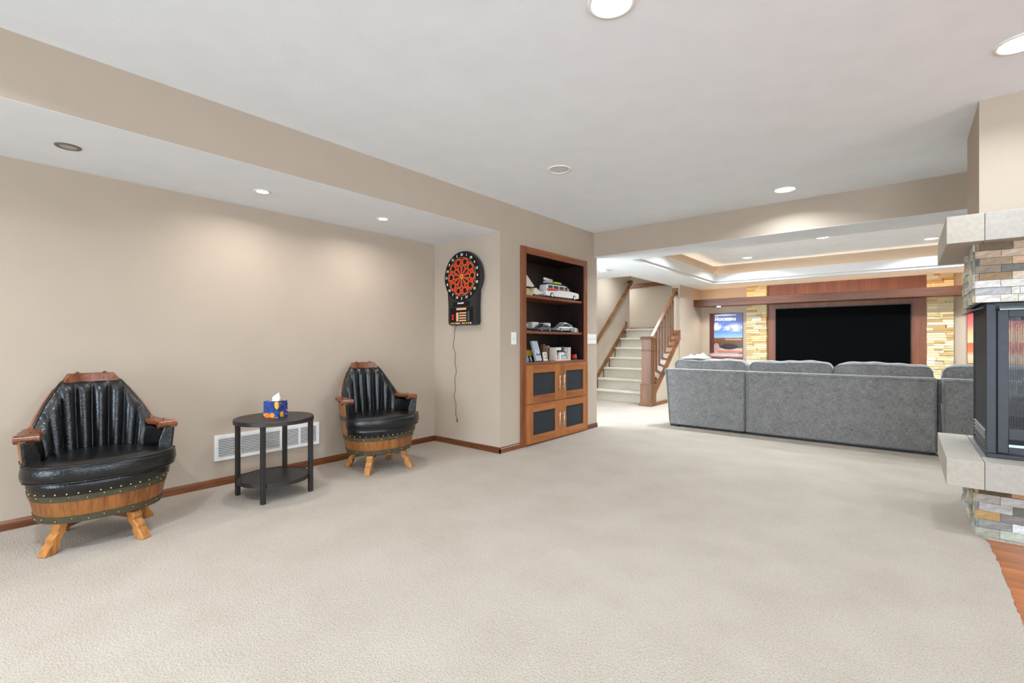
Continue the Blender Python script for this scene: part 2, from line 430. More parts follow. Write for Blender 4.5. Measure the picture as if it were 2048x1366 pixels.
T = 0.12
struct(MB().box(XL - T, XL, YN, YD, 0, CE).build('wall_left', M['wall']))
struct(MB().box(XL - T, XC - T, YD, YD + T, 0, CE).build('wall_alcove', M['wall']))
b = MB()                                   # cabinet wall with its niche
b.box(XC - T, XC, YD, 3.77, 0, CE); b.box(XC - T, XC, 5.063, 5.326, 0, CE); b.box(XC - T, XC, 3.77, 5.063, 2.058, CE)
struct(b.build('wall_cabinet', M['wall']))
b = MB(); b.box(XL, XC, YN, YD, SO, CE)
so = struct(MB().box(XL, XC, YN, YD, SO + 0.001, CE).build('wall_soffit', M['wall']))
struct(MB().box(XL, XC - 0.0005, YN, YD, SO, SO + 0.002).build('ceiling_soffit', M['white_ceiling']))
struct(MB().box(-5.7, XR, YN, YB + 0.3, CE, CE + 0.1).build('ceiling', M['white_ceiling']))
struct(MB().box(XC - T, XR, YB, YB + 0.3, SO + 0.002, CE).build('wall_beam', M['wall']))
# lower ceiling with stair opening and tray
TX0, TX1, TY0, TY1 = -2.75, 3.3, 5.738, 9.17
b = MB()
z0, z1 = SO, SO + 0.3
b.box(XC - T, XR, YB + 0.0005, TY0, z0, z0 + 0.002)       # beam underside
b.box(-5.7, XC - T, YB, 7.155, z0, z1)
b.box(XC - T, TX0, TY0, 7.155, z0, z1)
b.box(-3.44, TX0, 7.155, YTV, z0, z1)
b.box(TX0, XR, TY1, YTV, z0, z1)
b.box(TX1, XR, TY0, TY1, z0, z1)
b.box(TX0, TX1, YB + 0.3, TY0, z0 + 0.002, z1)
struct(b.build('ceiling_lower', M['white_ceiling']))
b = MB().box(TX0 - 0.15, TX1 + 0.15, TY0 - 0.15, TY1 + 0.15, 2.47, 2.55)
struct(b.build('ceiling_tray', M['white_ceiling']))
def ring_profile(prof, x0, x1, y0, y1, close=True):
    b = MB(); n = len(prof); vs = []
    for sx, sy in ((0, 0), (1, 0), (1, 1), (0, 1)):
        for o_, z in prof:
            vs.append((x1 - o_ if sx else x0 + o_, y1 - o_ if sy else y0 + o_, z))
    fs = []
    for k in range(4):
        k2 = (k + 1) % 4
        for i in range(n if close else n - 1):
            i2 = (i + 1) % n
            fs.append((k * n + i, k2 * n + i, k2 * n + i2, k * n + i2))
    return b.add(vs, fs)
b = ring_profile([(0.0005, SO + 0.06), (0.0005, 2.474), (0.004, 2.474), (0.004, SO + 0.06)], TX0, TX1, TY0, TY1)
struct(b.build('wall_tray', M['wall']))
b = ring_profile([(0, SO), (0.012, SO), (0.016, SO + 0.034), (0.0, SO + 0.034)], TX0, TX1, TY0, TY1)
struct(b.build('trim_1', M['white_trim']))
b = ring_profile([(0, SO + 0.036), (0.055, SO + 0.036), (0.06, SO + 0.05), (0.085, SO + 0.15), (0.095, SO + 0.165), (0.075, SO + 0.165), (0.05, SO + 0.06), (0, SO + 0.06)], TX0, TX1, TY0, TY1)
struct(b.build('trim_2', M['white_trim']))
b = ring_profile([(0.012, SO + 0.10), (0.03, SO + 0.10), (0.03, SO + 0.115), (0.012, SO + 0.115)], TX0, TX1, TY0, TY1)
tag(b.build('cove_light', M['cove']), 'warm rope light hidden behind the crown moulding of the tray ceiling', 'light')
# television room
struct(MB().box(-3.39, XR, YTV, YTV + T, 0, SO + 0.3).build('wall_television', M['wall']))
struct(MB().box(-3.39, -3.25, 8.83, YTV, 0, 2.6).build('wall_stub', M['wall']))
struct(MB().box(XR, XR + T, YB, YTV, 0, SO + 0.3).build('wall_far_right', M['wall']))
# stairwell
struct(MB().box(-4.56 - T, -4.56, 5.3, 9.45, 0, 2.75).build('wall_stair', M['wall']))
struct(MB().box(-5.7, -4.56 - T, 9.33, 9.45, 0, 2.75).build('wall_stair_return', M['wall']))
b = MB().box(-5.7, -3.39, 10.2, 10.3, 0, 2.75); b.box(-3.44, -3.39, 7.155, 10.3, SO + 0.28, 2.75); b.box(-5.8, -5.7, 9.3, 10.3, 0, 2.75)
b.box(-4.7, -3.4, 7.05, 7.155, SO + 0.3, 2.75)
struct(b.build('wall_landing', M['wall']))
struct(MB().box(-5.8, -3.3, 7.0, 10.4, 2.62, 2.72).build('ceiling_stairwell', M['white_ceiling']))
struct(MB().box(-5.7, -3.39, 10.16, 10.2, 2.315, 2.40).build('trim_3', M['stair_y']))
# far sides of the room, behind the camera: unseen windows added to let fill light in
def wall_with_windows(name, axis, pos, a0, a1, openings, zh):
    b = MB()
    bx = (lambda u0, u1, z0, z1: b.box(pos, pos + T, u0, u1, z0, z1)) if axis == 'x' else (lambda u0, u1, z0, z1: b.box(u0, u1, pos - T, pos, z0, z1))
    last = a0
    for (u0, u1, z0, z1) in openings:
        bx(last, u0, 0, zh)
        if z0 > 0: bx(u0, u1, 0, z0)
        bx(u0, u1, z1, zh); last = u1
    bx(last, a1, 0, zh)
    struct(b.build(name, M['wall']))
fill_wins_back = [(-2.6, -0.2, 0.05, 2.1), (0.9, 3.3, 0.05, 2.1)]
fill_wins_right = [(-3.0, -1.0, 0.75, 2.1), (0.2, 2.2, 0.75, 2.1)]
wall_with_windows('wall_back', 'y', YN, XL - T, XR + T, fill_wins_back, CE)
wall_with_windows('wall_right', 'x', XR, YN, YB + 0.1, fill_wins_right, CE)
k = 1
for (u0, u1, z0, z1), ax in [(w, 'y') for w in fill_wins_back] + [(w, 'x') for w in fill_wins_right]:
    b = MB(); fw = 0.05; um = (u0 + u1) / 2
    for (p0, p1, q0, q1) in ((u0, u0 + fw, z0, z1), (u1 - fw, u1, z0, z1), (um - fw / 2, um + fw / 2, z0, z1), (u0, u1, z0, z0 + fw), (u0, u1, z1 - fw, z1)):
        if ax == 'y': b.box(p0, p1, YN - 0.09, YN - 0.04, q0, q1)
        else: b.box(XR + 0.04, XR + 0.09, p0, p1, q0, q1)
    wo = struct(b.build('fill_window_%d' % k, M['white_trim'])); k += 1
    g = MB()
    if ax == 'y': g.box(u0 + fw, u1 - fw, YN - 0.068, YN - 0.062, z0 + fw, z1 - fw)
    else: g.box(XR + 0.062, XR + 0.068, u0 + fw, u1 - fw, z0 + fw, z1 - fw)
    g.build('pane', M['glass'], wo)
    d = bpy.data.lights.new('fill_window_portal', 'AREA'); d.shape = 'RECTANGLE'; d.size = u1 - u0; d.size_y = z1 - z0
    d.cycles.is_portal = True
    o = bpy.data.objects.new('fill_window_portal', d); COL.objects.link(o)
    if ax == 'y': o.location = (um, YN - 0.1, (z0 + z1) / 2); o.rotation_euler = (PI / 2, 0, 0)
    else: o.location = (XR + 0.1, um, (z0 + z1) / 2); o.rotation_euler = (PI / 2, 0, PI / 2)
# chimney breast
struct(MB().box(CX, 2.4, CY0, CY1, 1.70, CE).build('wall_chimney', M['wall']))
# baseboards
def baseboard(name, pts, mat, th=0.012, hh=0.056):
    b = MB()
    for (xa, ya), (xb, yb), (nx, ny) in pts:
        prof = [(0, 0), (th, 0), (th, hh * 0.72), (th * 0.55, hh * 0.86), (th * 0.4, hh), (0, hh)]
        d = Vector((xb - xa, yb - ya, 0))
        b.prism(prof, 0, 1, lambda u, v, a: (xa + d.x * a + nx * u, ya + d.y * a + ny * u, v))
    return struct(b.build(name, mat))
baseboard('baseboard_left', [((XL, YN), (XL, YD), (1, 0))], M['base_wood'])
baseboard('baseboard_alcove', [((XL, YD), (XC + 0.012, YD), (0, -1))], M['base_wood_x'])
baseboard('baseboard_cabinet', [((XC, YD - 0.012), (XC, 3.77), (1, 0)), ((XC, 5.063), (XC, 5.326), (1, 0))], M['base_wood'])
baseboard('baseboard_far', [((-3.25, 7.75), (-3.25, YTV), (1, 0))], M['base_wood'])
baseboard('baseboard_landing', [((-5.6, 10.2), (-3.4, 10.2), (0, -1))], M['base_wood_x']).location = (0, 0, 1.344)

# ------------------------------------------------------------------ recessed lights
def can(x, y, z, r, label, group=None, lit=True, watts=CAN_W, spread=150, col=CAN_COL):
    t = thing('recessed_light', label, 'light', (x, y, z), 0, group)
    MB().lathe([(r * 0.82, 0.0), (r * 0.86, -0.006), (r, -0.005), (r * 1.02, 0.0)], 32).build('trim_ring', M['white_plastic'], t, True)
    if lit:
        MB().lathe([(0.0, -0.0015), (r * 0.84, -0.0015)], 32).build('lens', M['lens'], t)
        lamp('can_lamp', (x, y, z - 0.012), watts, r * 1.5, spread, col)
    else:
        MB().lathe([(r * 0.84, -0.0008), (r * 0.6, -0.0025), (0.0, -0.003)], 32).build('lens', M['off_lens'], t, True)
    return t
can(-0.909, 1.722, CE, 0.095, 'lit recessed ceiling light at the top edge of the photo', 'main ceiling lights')
can(0.408, 3.144, CE, 0.095, 'lit recessed ceiling light in front of the chimney breast', 'main ceiling lights', True, 9.0)
can(-0.833, 4.83, CE, 0.095, 'lit recessed ceiling light close to the beam', 'main ceiling lights', True, 11.0)
can(-2.11, 3.13, CE, 0.092, 'unlit white recessed light in the ceiling before the built-in cabinet', None, False)
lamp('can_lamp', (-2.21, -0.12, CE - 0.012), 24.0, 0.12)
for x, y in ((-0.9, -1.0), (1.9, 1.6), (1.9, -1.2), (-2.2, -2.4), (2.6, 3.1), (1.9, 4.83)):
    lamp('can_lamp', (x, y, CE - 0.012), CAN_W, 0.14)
def spot(x, y, label, lit=True):
    t = thing('soffit_light', label, 'light', (x, y, SO), 0, 'soffit spotlights')
    MB().lathe([(0.036, 0), (0.04, -0.005), (0.055, -0.004), (0.057, 0)], 28).build('trim_ring', M['white_plastic'] if lit else M['grey_metal'], t, True)
    MB().lathe([(0, -0.002), (0.037, -0.002)], 28).build('lens', M['lens'] if lit else M['grey_lens'], t)
    if lit: lamp('spot_lamp', (x, y, SO - 0.01), SPOT_W, 0.06, 158, (0.96, 0.945, 0.94))
spot(-3.505, 0.45, 'unlit grey spotlight in the soffit above the nearer barrel chair', False)
spot(-3.498, 1.461, 'lit soffit spotlight above the oval side table')
spot(-3.48, 2.453, 'lit soffit spotlight nearest the dartboard')
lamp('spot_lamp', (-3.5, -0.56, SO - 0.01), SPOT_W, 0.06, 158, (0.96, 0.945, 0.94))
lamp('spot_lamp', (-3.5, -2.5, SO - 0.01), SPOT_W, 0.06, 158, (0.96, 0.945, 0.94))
TZ = 2.47
can(-2.02, 8.55, TZ, 0.085, 'lit recessed light at the far left of the tray ceiling', 'tray ceiling lights', True, TV_W)
can(-0.857, 7.52, TZ, 0.085, 'lit recessed light in the middle of the tray ceiling', 'tray ceiling lights', True, TV_W)
can(0.265, 8.55, TZ, 0.085, 'lit recessed light of the tray ceiling beside the mantel', 'tray ceiling lights', True, TV_W)
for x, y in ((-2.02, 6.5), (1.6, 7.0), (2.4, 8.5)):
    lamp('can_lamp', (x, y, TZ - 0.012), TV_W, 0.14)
for x, y in ((-4.1, 6.3),): lamp('hall_fill', (x, y, SO - 0.012), 9, 0.14)  # unseen lamp added for more light towards the stairs
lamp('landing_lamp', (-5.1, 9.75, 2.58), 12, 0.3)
lamp('stair_fill', (-4.0, 8.3, 2.58), 16, 0.3)  # unseen lamp added to brighten the stairwell

t = thing('smoke_detector', 'white round smoke detector on the ceiling before the stairs', 'smoke detector', (-3.44, 6.30, SO))
MB().lathe([(0.07, 0), (0.07, -0.02), (0.055, -0.034), (0.0, -0.036)], 28).build('housing', M['white_plastic'], t, auto=40)
MB().lathe([(0.072, 0), (0.075, -0.004), (0.07, -0.008)], 28).build('mounting_ring', M['white_trim'], t, True)

exec_parts = None
# ------------------------------------------------------------------ barrel chairs
def chair_R(z):
    P = [(0.14, 0.262), (0.16, 0.267), (0.25, 0.285), (0.35, 0.304), (0.45, 0.319), (0.6, 0.335), (0.72, 0.342), (0.9, 0.344)]
    for (a, ra), (b_, rb) in zip(P, P[1:]):
        if z <= b_: return ra + (rb - ra) * max(0, (z - a)) / (b_ - a)
    return P[-1][1]
def back_top(p):
    p = abs(p)
    if p <= 25: return 0.845
    if p <= 60: return 0.845 - (p - 25) / 35 * 0.27
    return 0.575
def front_flat(d):      # the front of the tub is flatter than a full circle
    f = 1 - d / 72.0; return f * f * (3 - 2 * f)
def pol(phi, r, z):     # phi in degrees from the rear (-x), positive to +y
    phi = (phi + 180) % 360 - 180
    d = 180 - abs(phi)
    if d < 72: r *= 1 - 0.17 * front_flat(d)
    a = math.radians(180 - phi); return (r * math.cos(a), r * math.sin(a), z)
def make_chair(label):
    t = thing('barrel_chair', label, 'chair', (0, 0, 0), 0, 'barrel chairs along the left wall')
    # staves
    for i in range(30):
        p0 = -186 + 12 * i; p1 = p0 + 12; mid = (p0 + p1) / 2
        if abs((mid + 180) % 360 - 180) > 102: ta = tb = 0.36
        else: ta, tb = back_top(p0), back_top(p1)
        b = MB(); rows = []
        for k in range(6):
            f = k / 5.0
            za = 0.158 + (ta - 0.158) * f; zb = 0.158 + (tb - 0.158) * f
            g = 0.14
            rows.append([pol(p0 + g, chair_R(za), za), pol(mid, chair_R((za + zb) / 2) + 0.001, (za + zb) / 2), pol(p1 - g, chair_R(zb), zb),
                         pol(p1 - g, chair_R(zb) - 0.022, zb), pol(p0 + g, chair_R(za) - 0.022, za)])
        vs = [p for r in rows for p in r]; fs = []
        for k in range(5):
            for j in range(5):
                fs.append((k * 5 + j, k * 5 + (j + 1) % 5, (k + 1) * 5 + (j + 1) % 5, (k + 1) * 5 + j))
        fs += [(4, 3, 2, 1, 0), (25, 26, 27, 28, 29)]
        b.add(vs, fs).build('stave', M['barrel'], t)
    # hoops and their rivets
    def hoop(z0, z1, a, name='hoop'):
        b = MB(); n = 60; rows = []
        for k in range(n + 1):
            p = -a + 2 * a * k / n
            rows.append([pol(p, chair_R(z0) + 0.0005, z0), pol(p, chair_R(z0) + 0.004, z0), pol(p, chair_R(z1) + 0.004, z1), pol(p, chair_R(z1) + 0.0005, z1)])
        h = b.grid(rows).build(name, M['hoop'], t, auto=40)
        r = MB()
        for k in range(int(a / 7.5)):
            p = -a + 6 + k * 15.0; zz = z0 + (z1 - z0) * (0.35 if k % 2 else 0.62)
            r.ball(pol(p, chair_R(zz) + 0.004, zz), 0.0042, 6)
        stuff(r.build('rivets', M['brass'], h, True))
    hoop(0.157, 0.192, 180); hoop(0.270, 0.306, 180); hoop(0.43, 0.465, 101)
    MB().lathe([(0.0, 0.17), (0.205, 0.17), (0.205, 0.165), (0.0, 0.165)], 32).build('bottom_board', M['stair_z'], t)
    # leather skirt with nail heads under the seat
    b = MB(); rows = []
    for k in range(41):
        p = 102 + 156 * k / 40.0
        rows.append([pol(p, chair_R(0.3) + 0.003, 0.300), pol(p, chair_R(0.3) + 0.009, 0.302), pol(p, chair_R(0.34) + 0.010, 0.345), pol(p, chair_R(0.36) + 0.006, 0.372), pol(p, chair_R(0.36) - 0.03, 0.385)])
    sk = b.grid(rows).build('leather_skirt', M['leather'], t, True)
    r = MB()
    for k in range(17): r.ball(pol(106 + 9.25 * k, chair_R(0.3) + 0.010, 0.312), 0.0055, 6)
    stuff(r.build('nail_heads', M['brass'], sk, True))
    # channelled back
    def backpt(p, f, puff=True):
        zt = back_top(p) - 0.004; z = 0.40 + (zt - 0.40) * f
        ch = abs(math.sin(math.radians((p + 60) * 180 / 15.0)))
        e = min(1, (1 - f) / 0.10) ** 0.5 * min(1, (60.01 - abs(p)) / 3 + 0.55)
        th = 0.012 + (0.040 + 0.012 * math.sin(PI * (1 - f))) * (ch ** 0.4) * max(0.12, e) + 0.012 * max(0, 0.5 - f)
        return pol(p, chair_R(z) - 0.02 - th, z)
    rows = []
    for k in range(97):
        p = -60 + 120 * k / 96.0
        rr = [pol(p, chair_R(0.4) - 0.021, 0.40)] + [backpt(p, f / 20.0) for f in range(21)]
        zt = back_top(p); rr += [pol(p, chair_R(zt) - 0.022, zt + 0.002), pol(p, chair_R(zt) - 0.012, zt + 0.003)]
        rows.append(rr)
    bp_ = MB().grid(rows).build('back_cushion', M['leather'], t, True)
    MB().tube([pol(p, chair_R(back_top(p)) - 0.024, back_top(p) + 0.002) for p in [-60 + 4 * k for k in range(31)]], 0.005, 6).build('piping', M['leather'], bp_, True)
    # arm panels
    for s in (-1, 1):
        rows = []
        for k in range(13):
            p = s * (58 + 45.5 * k / 12.0); e = 0.0 if k < 11 else 0.012 * (k - 10)
            rows.append([pol(p, chair_R(0.36) - 0.02, 0.36), pol(p, chair_R(0.4) - 0.062 + e, 0.38), pol(p, chair_R(0.48) - 0.068 + e, 0.48), pol(p, chair_R(0.54) - 0.062 + e, 0.545), pol(p, chair_R(0.57) - 0.04, 0.572), pol(p, chair_R(0.57) - 0.018, 0.574)])
        a = MB().grid(rows).build('arm_cushion', M['leather'], t, True)
        b = MB(); q0, q1 = s * 101.5, s * 105.5
        ring = lambda p, d: [pol(p, chair_R(0.36) + 0.004 - d, 0.36), pol(p, chair_R(0.36) - 0.06, 0.36), pol(p, chair_R(0.5) - 0.066, 0.5), pol(p, chair_R(0.57) - 0.05, 0.572), pol(p, chair_R(0.57) + 0.003 - d, 0.572), pol(p, chair_R(0.45) + 0.005 - d, 0.45)]
        A, B_ = ring(q0, 0), ring(q1, 0.004)
        b.add(A + B_, [tuple(range(6)), tuple(range(6, 12))] + [(i, (i + 1) % 6, 6 + (i + 1) % 6, 6 + i) for i in range(6)])
        b.build('arm_front', M['leather'], t, bevel=0.006)
        # scalloped wooden arm cap
        L = [(-0.145, 0.030), (-0.125, 0.040), (-0.095, 0.043), (-0.07, 0.036), (-0.045, 0.036), (-0.02, 0.046), (0.01, 0.048), (0.035, 0.040), (0.055, 0.037), (0.075, 0.042), (0.10, 0.050), (0.13, 0.050), (0.142, 0.044)]
        pts = [(u, w) for u, w in L] + [(u, -w) for u, w in reversed(L)]
        c = Vector((-0.092, 0.277 * s, 0)); an = math.radians(9 * s)
        ca, sa = math.cos(an), math.sin(an)
        b = MB().prism(pts, 0.578, 0.604, lambda u, v, a: (c.x + u * ca - v * sa, c.y + u * sa + v * ca, a))
        rb = MB().tube([(c.x + 0.128 * ca - w * sa, c.y + 0.128 * sa + w * ca, 0.584) for w in (-0.05, -0.047, 0.047, 0.05)], [0.018, 0.022, 0.022, 0.018], 14)
        cap = b.build('arm_cap', M['arm_wood'], t, bevel=0.006)
        rb.build('arm_cap_roll', M['arm_wood'], cap, auto=50)
        for u in (-0.075, 0.06):
            MB().cyl((c.x + u * ca, c.y + u * sa, 0.602), (c.x + u * ca, c.y + u * sa, 0.613), 0.013, 12, 0.009).build('wooden_plug', M['arm_wood'], cap, auto=40)
    # top rail
    b = MB(); rows = []
    for k in range(13):
        f = -1 + 2 * k / 12.0
        pb, pt_ = 24.5 * f, 18 * f
        rows.append([pol(pb, chair_R(0.84) - 0.034, 0.838), pol(pb, chair_R(0.84) + 0.002, 0.838), pol(pt_, chair_R(0.89) + 0.002, 0.892), pol(pt_, chair_R(0.89) - 0.028, 0.892), pol(pb, chair_R(0.84) - 0.034, 0.838)])
    b.grid(rows)
    for r_ in (rows[0], rows[-1]): b.add(r_[:4], [(0, 1, 2, 3)])
    tr = b.build('top_rail', M['arm_wood'], t, bevel=0.004)
    for p in (-11, 11): MB().ball(pol(p, chair_R(0.89) - 0.012, 0.893), 0.011, 8, (1, 1, 0.8)).build('wooden_plug', M['arm_wood'], tr, True)
    # seat cushion
    def srad(a):      # a from the front in degrees
        a = abs(a)
        if a < 74: return 0.341 * (1 - 0.19 * (front_flat(a) if a < 72 else 0))
        if a < 88:
            f = (a - 74) / 14.0; f = f * f * (3 - 2 * f); return 0.341 * (1 - f) + 0.242 * f
        return 0.242
    prof = [(0.90, 0.366), (0.955, 0.368), (0.99, 0.382), (1.005, 0.405), (1.0, 0.432), (0.985, 0.449), (0.95, 0.458), (0.7, 0.468), (0.4, 0.475), (0.0, 0.477)]
    rows = []
    for k in range(73):
        a = -180 + 5 * k; R = srad(a)
        rows.append([(R * f * math.cos(math.radians(a)), R * f * math.sin(math.radians(a)), z) for f, z in prof])
    seat = MB().grid(rows).build('seat_cushion', M['leather'], t, True)
    for nm, f, z, rr in (('piping', 0.983, 0.453, 0.0042), ('welt', 0.972, 0.372, 0.004)):
        pts = [(srad(a) * f * math.cos(math.radians(a)), srad(a) * f * math.sin(math.radians(a)), z) for a in range(-86, 87, 4)]
        MB().tube(pts, rr, 6).build(nm, M['leather'], seat, True)
    # swivel base
    MB().cyl((0, 0, 0.118), (0, 0, 0.168), 0.09, 20).build('swivel_plate', M['iron'], t)
    for k in range(4):
        a = math.radians(45 + 90 * k); ca, sa = math.cos(a), math.sin(a)
        fn = lambda u, v, w: (u * ca - w * sa, u * sa + w * ca, v)
        b = MB().prism([(0.0, 0.125), (0.20, 0.112), (0.20, 0.148), (0.0, 0.155)], -0.016, 0.016, fn)
        b.build('base_arm', M['stair_z'], t)
        out = [(0.196, 0.150), (0.230, 0.146), (0.240, 0.122), (0.236, 0.104), (0.250, 0.092), (0.264, 0.076), (0.264, 0.058), (0.282, 0.036), (0.300, 0.006), (0.297, 0.0),
               (0.256, 0.0), (0.236, 0.024), (0.226, 0.048), (0.229, 0.064), (0.214, 0.082), (0.200, 0.096), (0.198, 0.118), (0.190, 0.140)]
        MB().prism(out, -0.025, 0.025, fn).build('leg', M['leg_oak'], t, bevel=0.005)
    return t
ch = make_chair('black leather barrel chair nearest the camera, left of the side table')
ch2 = copy_tree(ch)
ch.location = (-3.47, 0.585, 0); ch.rotation_euler = (0, 0, math.radians(-1))
ch2.location = (-3.51, 2.434, 0); ch2.rotation_euler = (0, 0, math.radians(-9))
for o in ch.children:
    if o.name.startswith(('leg', 'base_arm')): o.rotation_euler = (0, 0, math.radians(-14))
ch2['label'] = 'black leather barrel chair by the dartboard corner, right of the side table'

# ------------------------------------------------------------------ side table and tissue box
t = thing('side_table', 'round espresso side table with a lower shelf between the two barrel chairs', 'table', (-3.465, 1.53, 0), math.radians(5))
b = MB(); b.lathe([(0, 0.545), (0.252, 0.545), (0.258, 0.541), (0.258, 0.515), (0.250, 0.515), (0.250, 0.53), (0, 0.53)], 64).build('tabletop', M['black_table'], t, auto=30)
b = MB(); b.lathe([(0, 0.128), (0.222, 0.128), (0.228, 0.132), (0.232, 0.128), (0.232, 0.104), (0.224, 0.104), (0.224, 0.112), (0, 0.112)], 64).build('lower_shelf', M['black_table'], t, auto=30)
for sx, sy in ((1, 1), (1, -1), (-1, 1), (-1, -1)):
    MB().box(-0.014, 0.014, -0.014, 0.014, 0, 0.518, Matrix.Translation((0.169 * sx, 0.172 * sy, 0))).build('leg', M['table_metal'], t, bevel=0.003)
t = thing('tissue_box', 'blue floral tissue box with a white tissue on the side table', 'tissue box', (-3.452, 1.532, 0.5455), math.radians(29))
b = MB().box(-0.056, 0.056, -0.054, 0.054, 0, 0.116); b.build('carton', M['floral'], t, bevel=0.002)
MB().lathe([(0, 0.1165), (0.03, 0.1165)], 20).build('opening', M['white_plastic'], t)
b = MB(); rows = []
for k in range(13):
    a = 2 * PI * k / 12
    w = 0.9 + 0.25 * math.sin(3 * a)
    rows.append([(0.026 * math.cos(a), 0.018 * math.sin(a), 0.1165), (0.034 * w * math.cos(a), 0.016 * w * math.sin(a), 0.135), (0.006 + 0.022 * w * math.cos(a), 0.010 * math.sin(a) * w, 0.150), (0.022 + 0.005 * math.cos(a), 0.003 * math.sin(a), 0.170 + 0.004 * math.cos(a))])
b.grid(rows).build('tissue', M['white_cloth'], t, True)

# ------------------------------------------------------------------ return air vent
t = thing('air_vent', 'long white return air grille on the left wall behind the side table', 'vent', (XL, 1.31, 0.188))
LY, LZ = 0.818, 0.190
MB().box(0.0005, 0.002, 0.02, LY - 0.02, 0.02, LZ - 0.02).build('duct_backing', M['dark_slot'], t)
b = MB(); e = 0.026; NP = 5; gap = 0.016; pw = (LY - 2 * e - (NP - 1) * gap) / NP
b.box(0, 0.012, 0, e, 0, LZ); b.box(0, 0.012, LY - e, LY, 0, LZ); b.box(0, 0.012, e, LY - e, 0, e); b.box(0, 0.012, e, LY - e, LZ - e, LZ)
for i in range(NP - 1): y0 = e + pw * (i + 1) + gap * i; b.box(0, 0.012, y0, y0 + gap, e, LZ - e)
b.build('vent_frame', M['white_plastic'], t, merge=False)
for i in range(NP):
    y0 = e + i * (pw + gap); b = MB()
    for k in range(11):
        z = e + (LZ - 2 * e) * (k + 0.5) / 11
        b.hexa([(0.003, y0, z + 0.002), (0.0105, y0, z - 0.002), (0.0105, y0 + pw, z - 0.002), (0.003, y0 + pw, z + 0.002),
                (0.003, y0, z + 0.0045), (0.0112, y0, z + 0.004), (0.0112, y0 + pw, z + 0.004), (0.003, y0 + pw, z + 0.0045)])
    stuff(b.build('louvers', M['white_plastic'], t, merge=False))
b = MB()
for y0 in (0.012, LY - 0.012): b.ball((0.012, y0, LZ / 2), 0.004, 8)
b.build('screws', M['grey_plastic'], t, True)

# ------------------------------------------------------------------ electronic dartboard
DX, DZ = -3.464, 1.738
t = thing('dartboard', 'black electronic dartboard with red segments hanging on the alcove wall', 'dartboard', (DX, YD, DZ))
def dart_outline(r, w, zb):
    pts = []
    for k in range(41):
        a = math.radians(-35 + 250 * k / 40.0); pts.append((r * math.cos(a), r * math.sin(a)))
    pts += [(-w, -0.30), (-w - 0.002, zb + 0.03), (-w + 0.008, zb + 0.008), (-w + 0.03, zb), (w - 0.03, zb), (w - 0.008, zb + 0.008), (w + 0.002, zb + 0.03), (w, -0.30)]
    return pts
A = dart_outline(0.243, 0.190, -0.492); B_ = dart_outline(0.262, 0.205, -0.493); Cc = dart_outline(0.255, 0.198, -0.487)
n = len(A); b = MB()
vs = [(u, -0.002, v) for u, v in A] + [(u, -0.055, v) for u, v in B_] + [(u, -0.075, v) for u, v in Cc]
fs = [tuple(range(n)), tuple(range(2 * n, 3 * n))] + [(q * n + i, q * n + (i + 1) % n, (q + 1) * n + (i + 1) % n, (q + 1) * n + i) for q in (0, 1) for i in range(n)]
b.add(vs, fs).build('housing', M['black_plastic'], t, auto=35)
fy = -0.0755
def disc(r0, r1, y, n=64):
    b = MB(); vs = []; fs = []
    for k in range(n):
        a = 2 * PI * k / n; vs += [(r0 * math.cos(a), y, r0 * math.sin(a)), (r1 * math.cos(a), y, r1 * math.sin(a)), (r1 * math.cos(a), y + 0.003, r1 * math.sin(a))]
    for k in range(n):
        k2 = (k + 1) % n; fs += [(3 * k, 3 * k + 1, 3 * k2 + 1, 3 * k2), (3 * k + 1, 3 * k + 2, 3 * k2 + 2, 3 * k2 + 1)]
    return b.add(vs, fs)
disc(0.0, 0.25, fy - 0.002).build('number_ring', M['black_gloss'], t)
order = [20, 1, 18, 4, 13, 6, 10, 15, 2, 17, 3, 19, 7, 16, 8, 11, 14, 9, 12, 5]
radii = [(0.024, 0.108), (0.108, 0.126), (0.126, 0.176), (0.176, 0.194)]
for i, num in enumerate(order):
    am = 90 - 18 * i
    sg = MB()
    for j, (r0, r1) in enumerate(radii):
        red = (i % 2 == 0) == (j in (0, 2))
        sg.mi = 0 if red else 1
        m_ = 0.0022
        vs = []
        for yy in (fy - 0.001, fy - 0.006):
            for rr in (r0 + m_, r1 - m_):
                for q in range(4):
                    dl = math.degrees(m_ / rr)
                    a = math.radians(am - 9 + dl + (18 - 2 * dl) * q / 3.0); vs.append((rr * math.cos(a), yy, rr * math.sin(a)))
        fs = []
        for q in range(3): fs += [(8 + q, 8 + q + 1, 12 + q + 1, 12 + q), (q, q + 1, 9 + q, 8 + q), (4 + q, 12 + q, 13 + q, 5 + q)]
        fs += [(0, 8, 12, 4), (3, 7, 15, 11)]
        sg.add(vs, fs)
    sg.build('segment', [M['red'], M['black_gloss']], t)
    a = math.radians(am)
    text_mesh('numeral', str(num), 0.036, frame((0.222 * math.cos(a), fy - 0.0035, 0.222 * math.sin(a)), (1, 0, 0), (0, 0, 1)), M['white_plastic'], t, bold=0.0006)
b = MB()
for r_ in (0.024, 0.108, 0.126, 0.176, 0.194):
    b.tube([(r_ * math.cos(2 * PI * k / 64), fy - 0.0045, r_ * math.sin(2 * PI * k / 64)) for k in range(65)], 0.0017, 4, False)
for i in range(20):
    a = math.radians(99 - 18 * i); b.cyl((0.03 * math.cos(a), fy - 0.0045, 0.03 * math.sin(a)), (0.194 * math.cos(a), fy - 0.0045, 0.194 * math.sin(a)), 0.0015, 4)
b.build('wire_grid', M['orange'], t, merge=False)
MB().cyl((0, fy - 0.001, 0), (0, fy - 0.007, 0), 0.013, 20).build('bullseye', M['red'], t)
disc(0.013, 0.0235, fy - 0.006, 32).build('outer_bull', M['orange'], t)
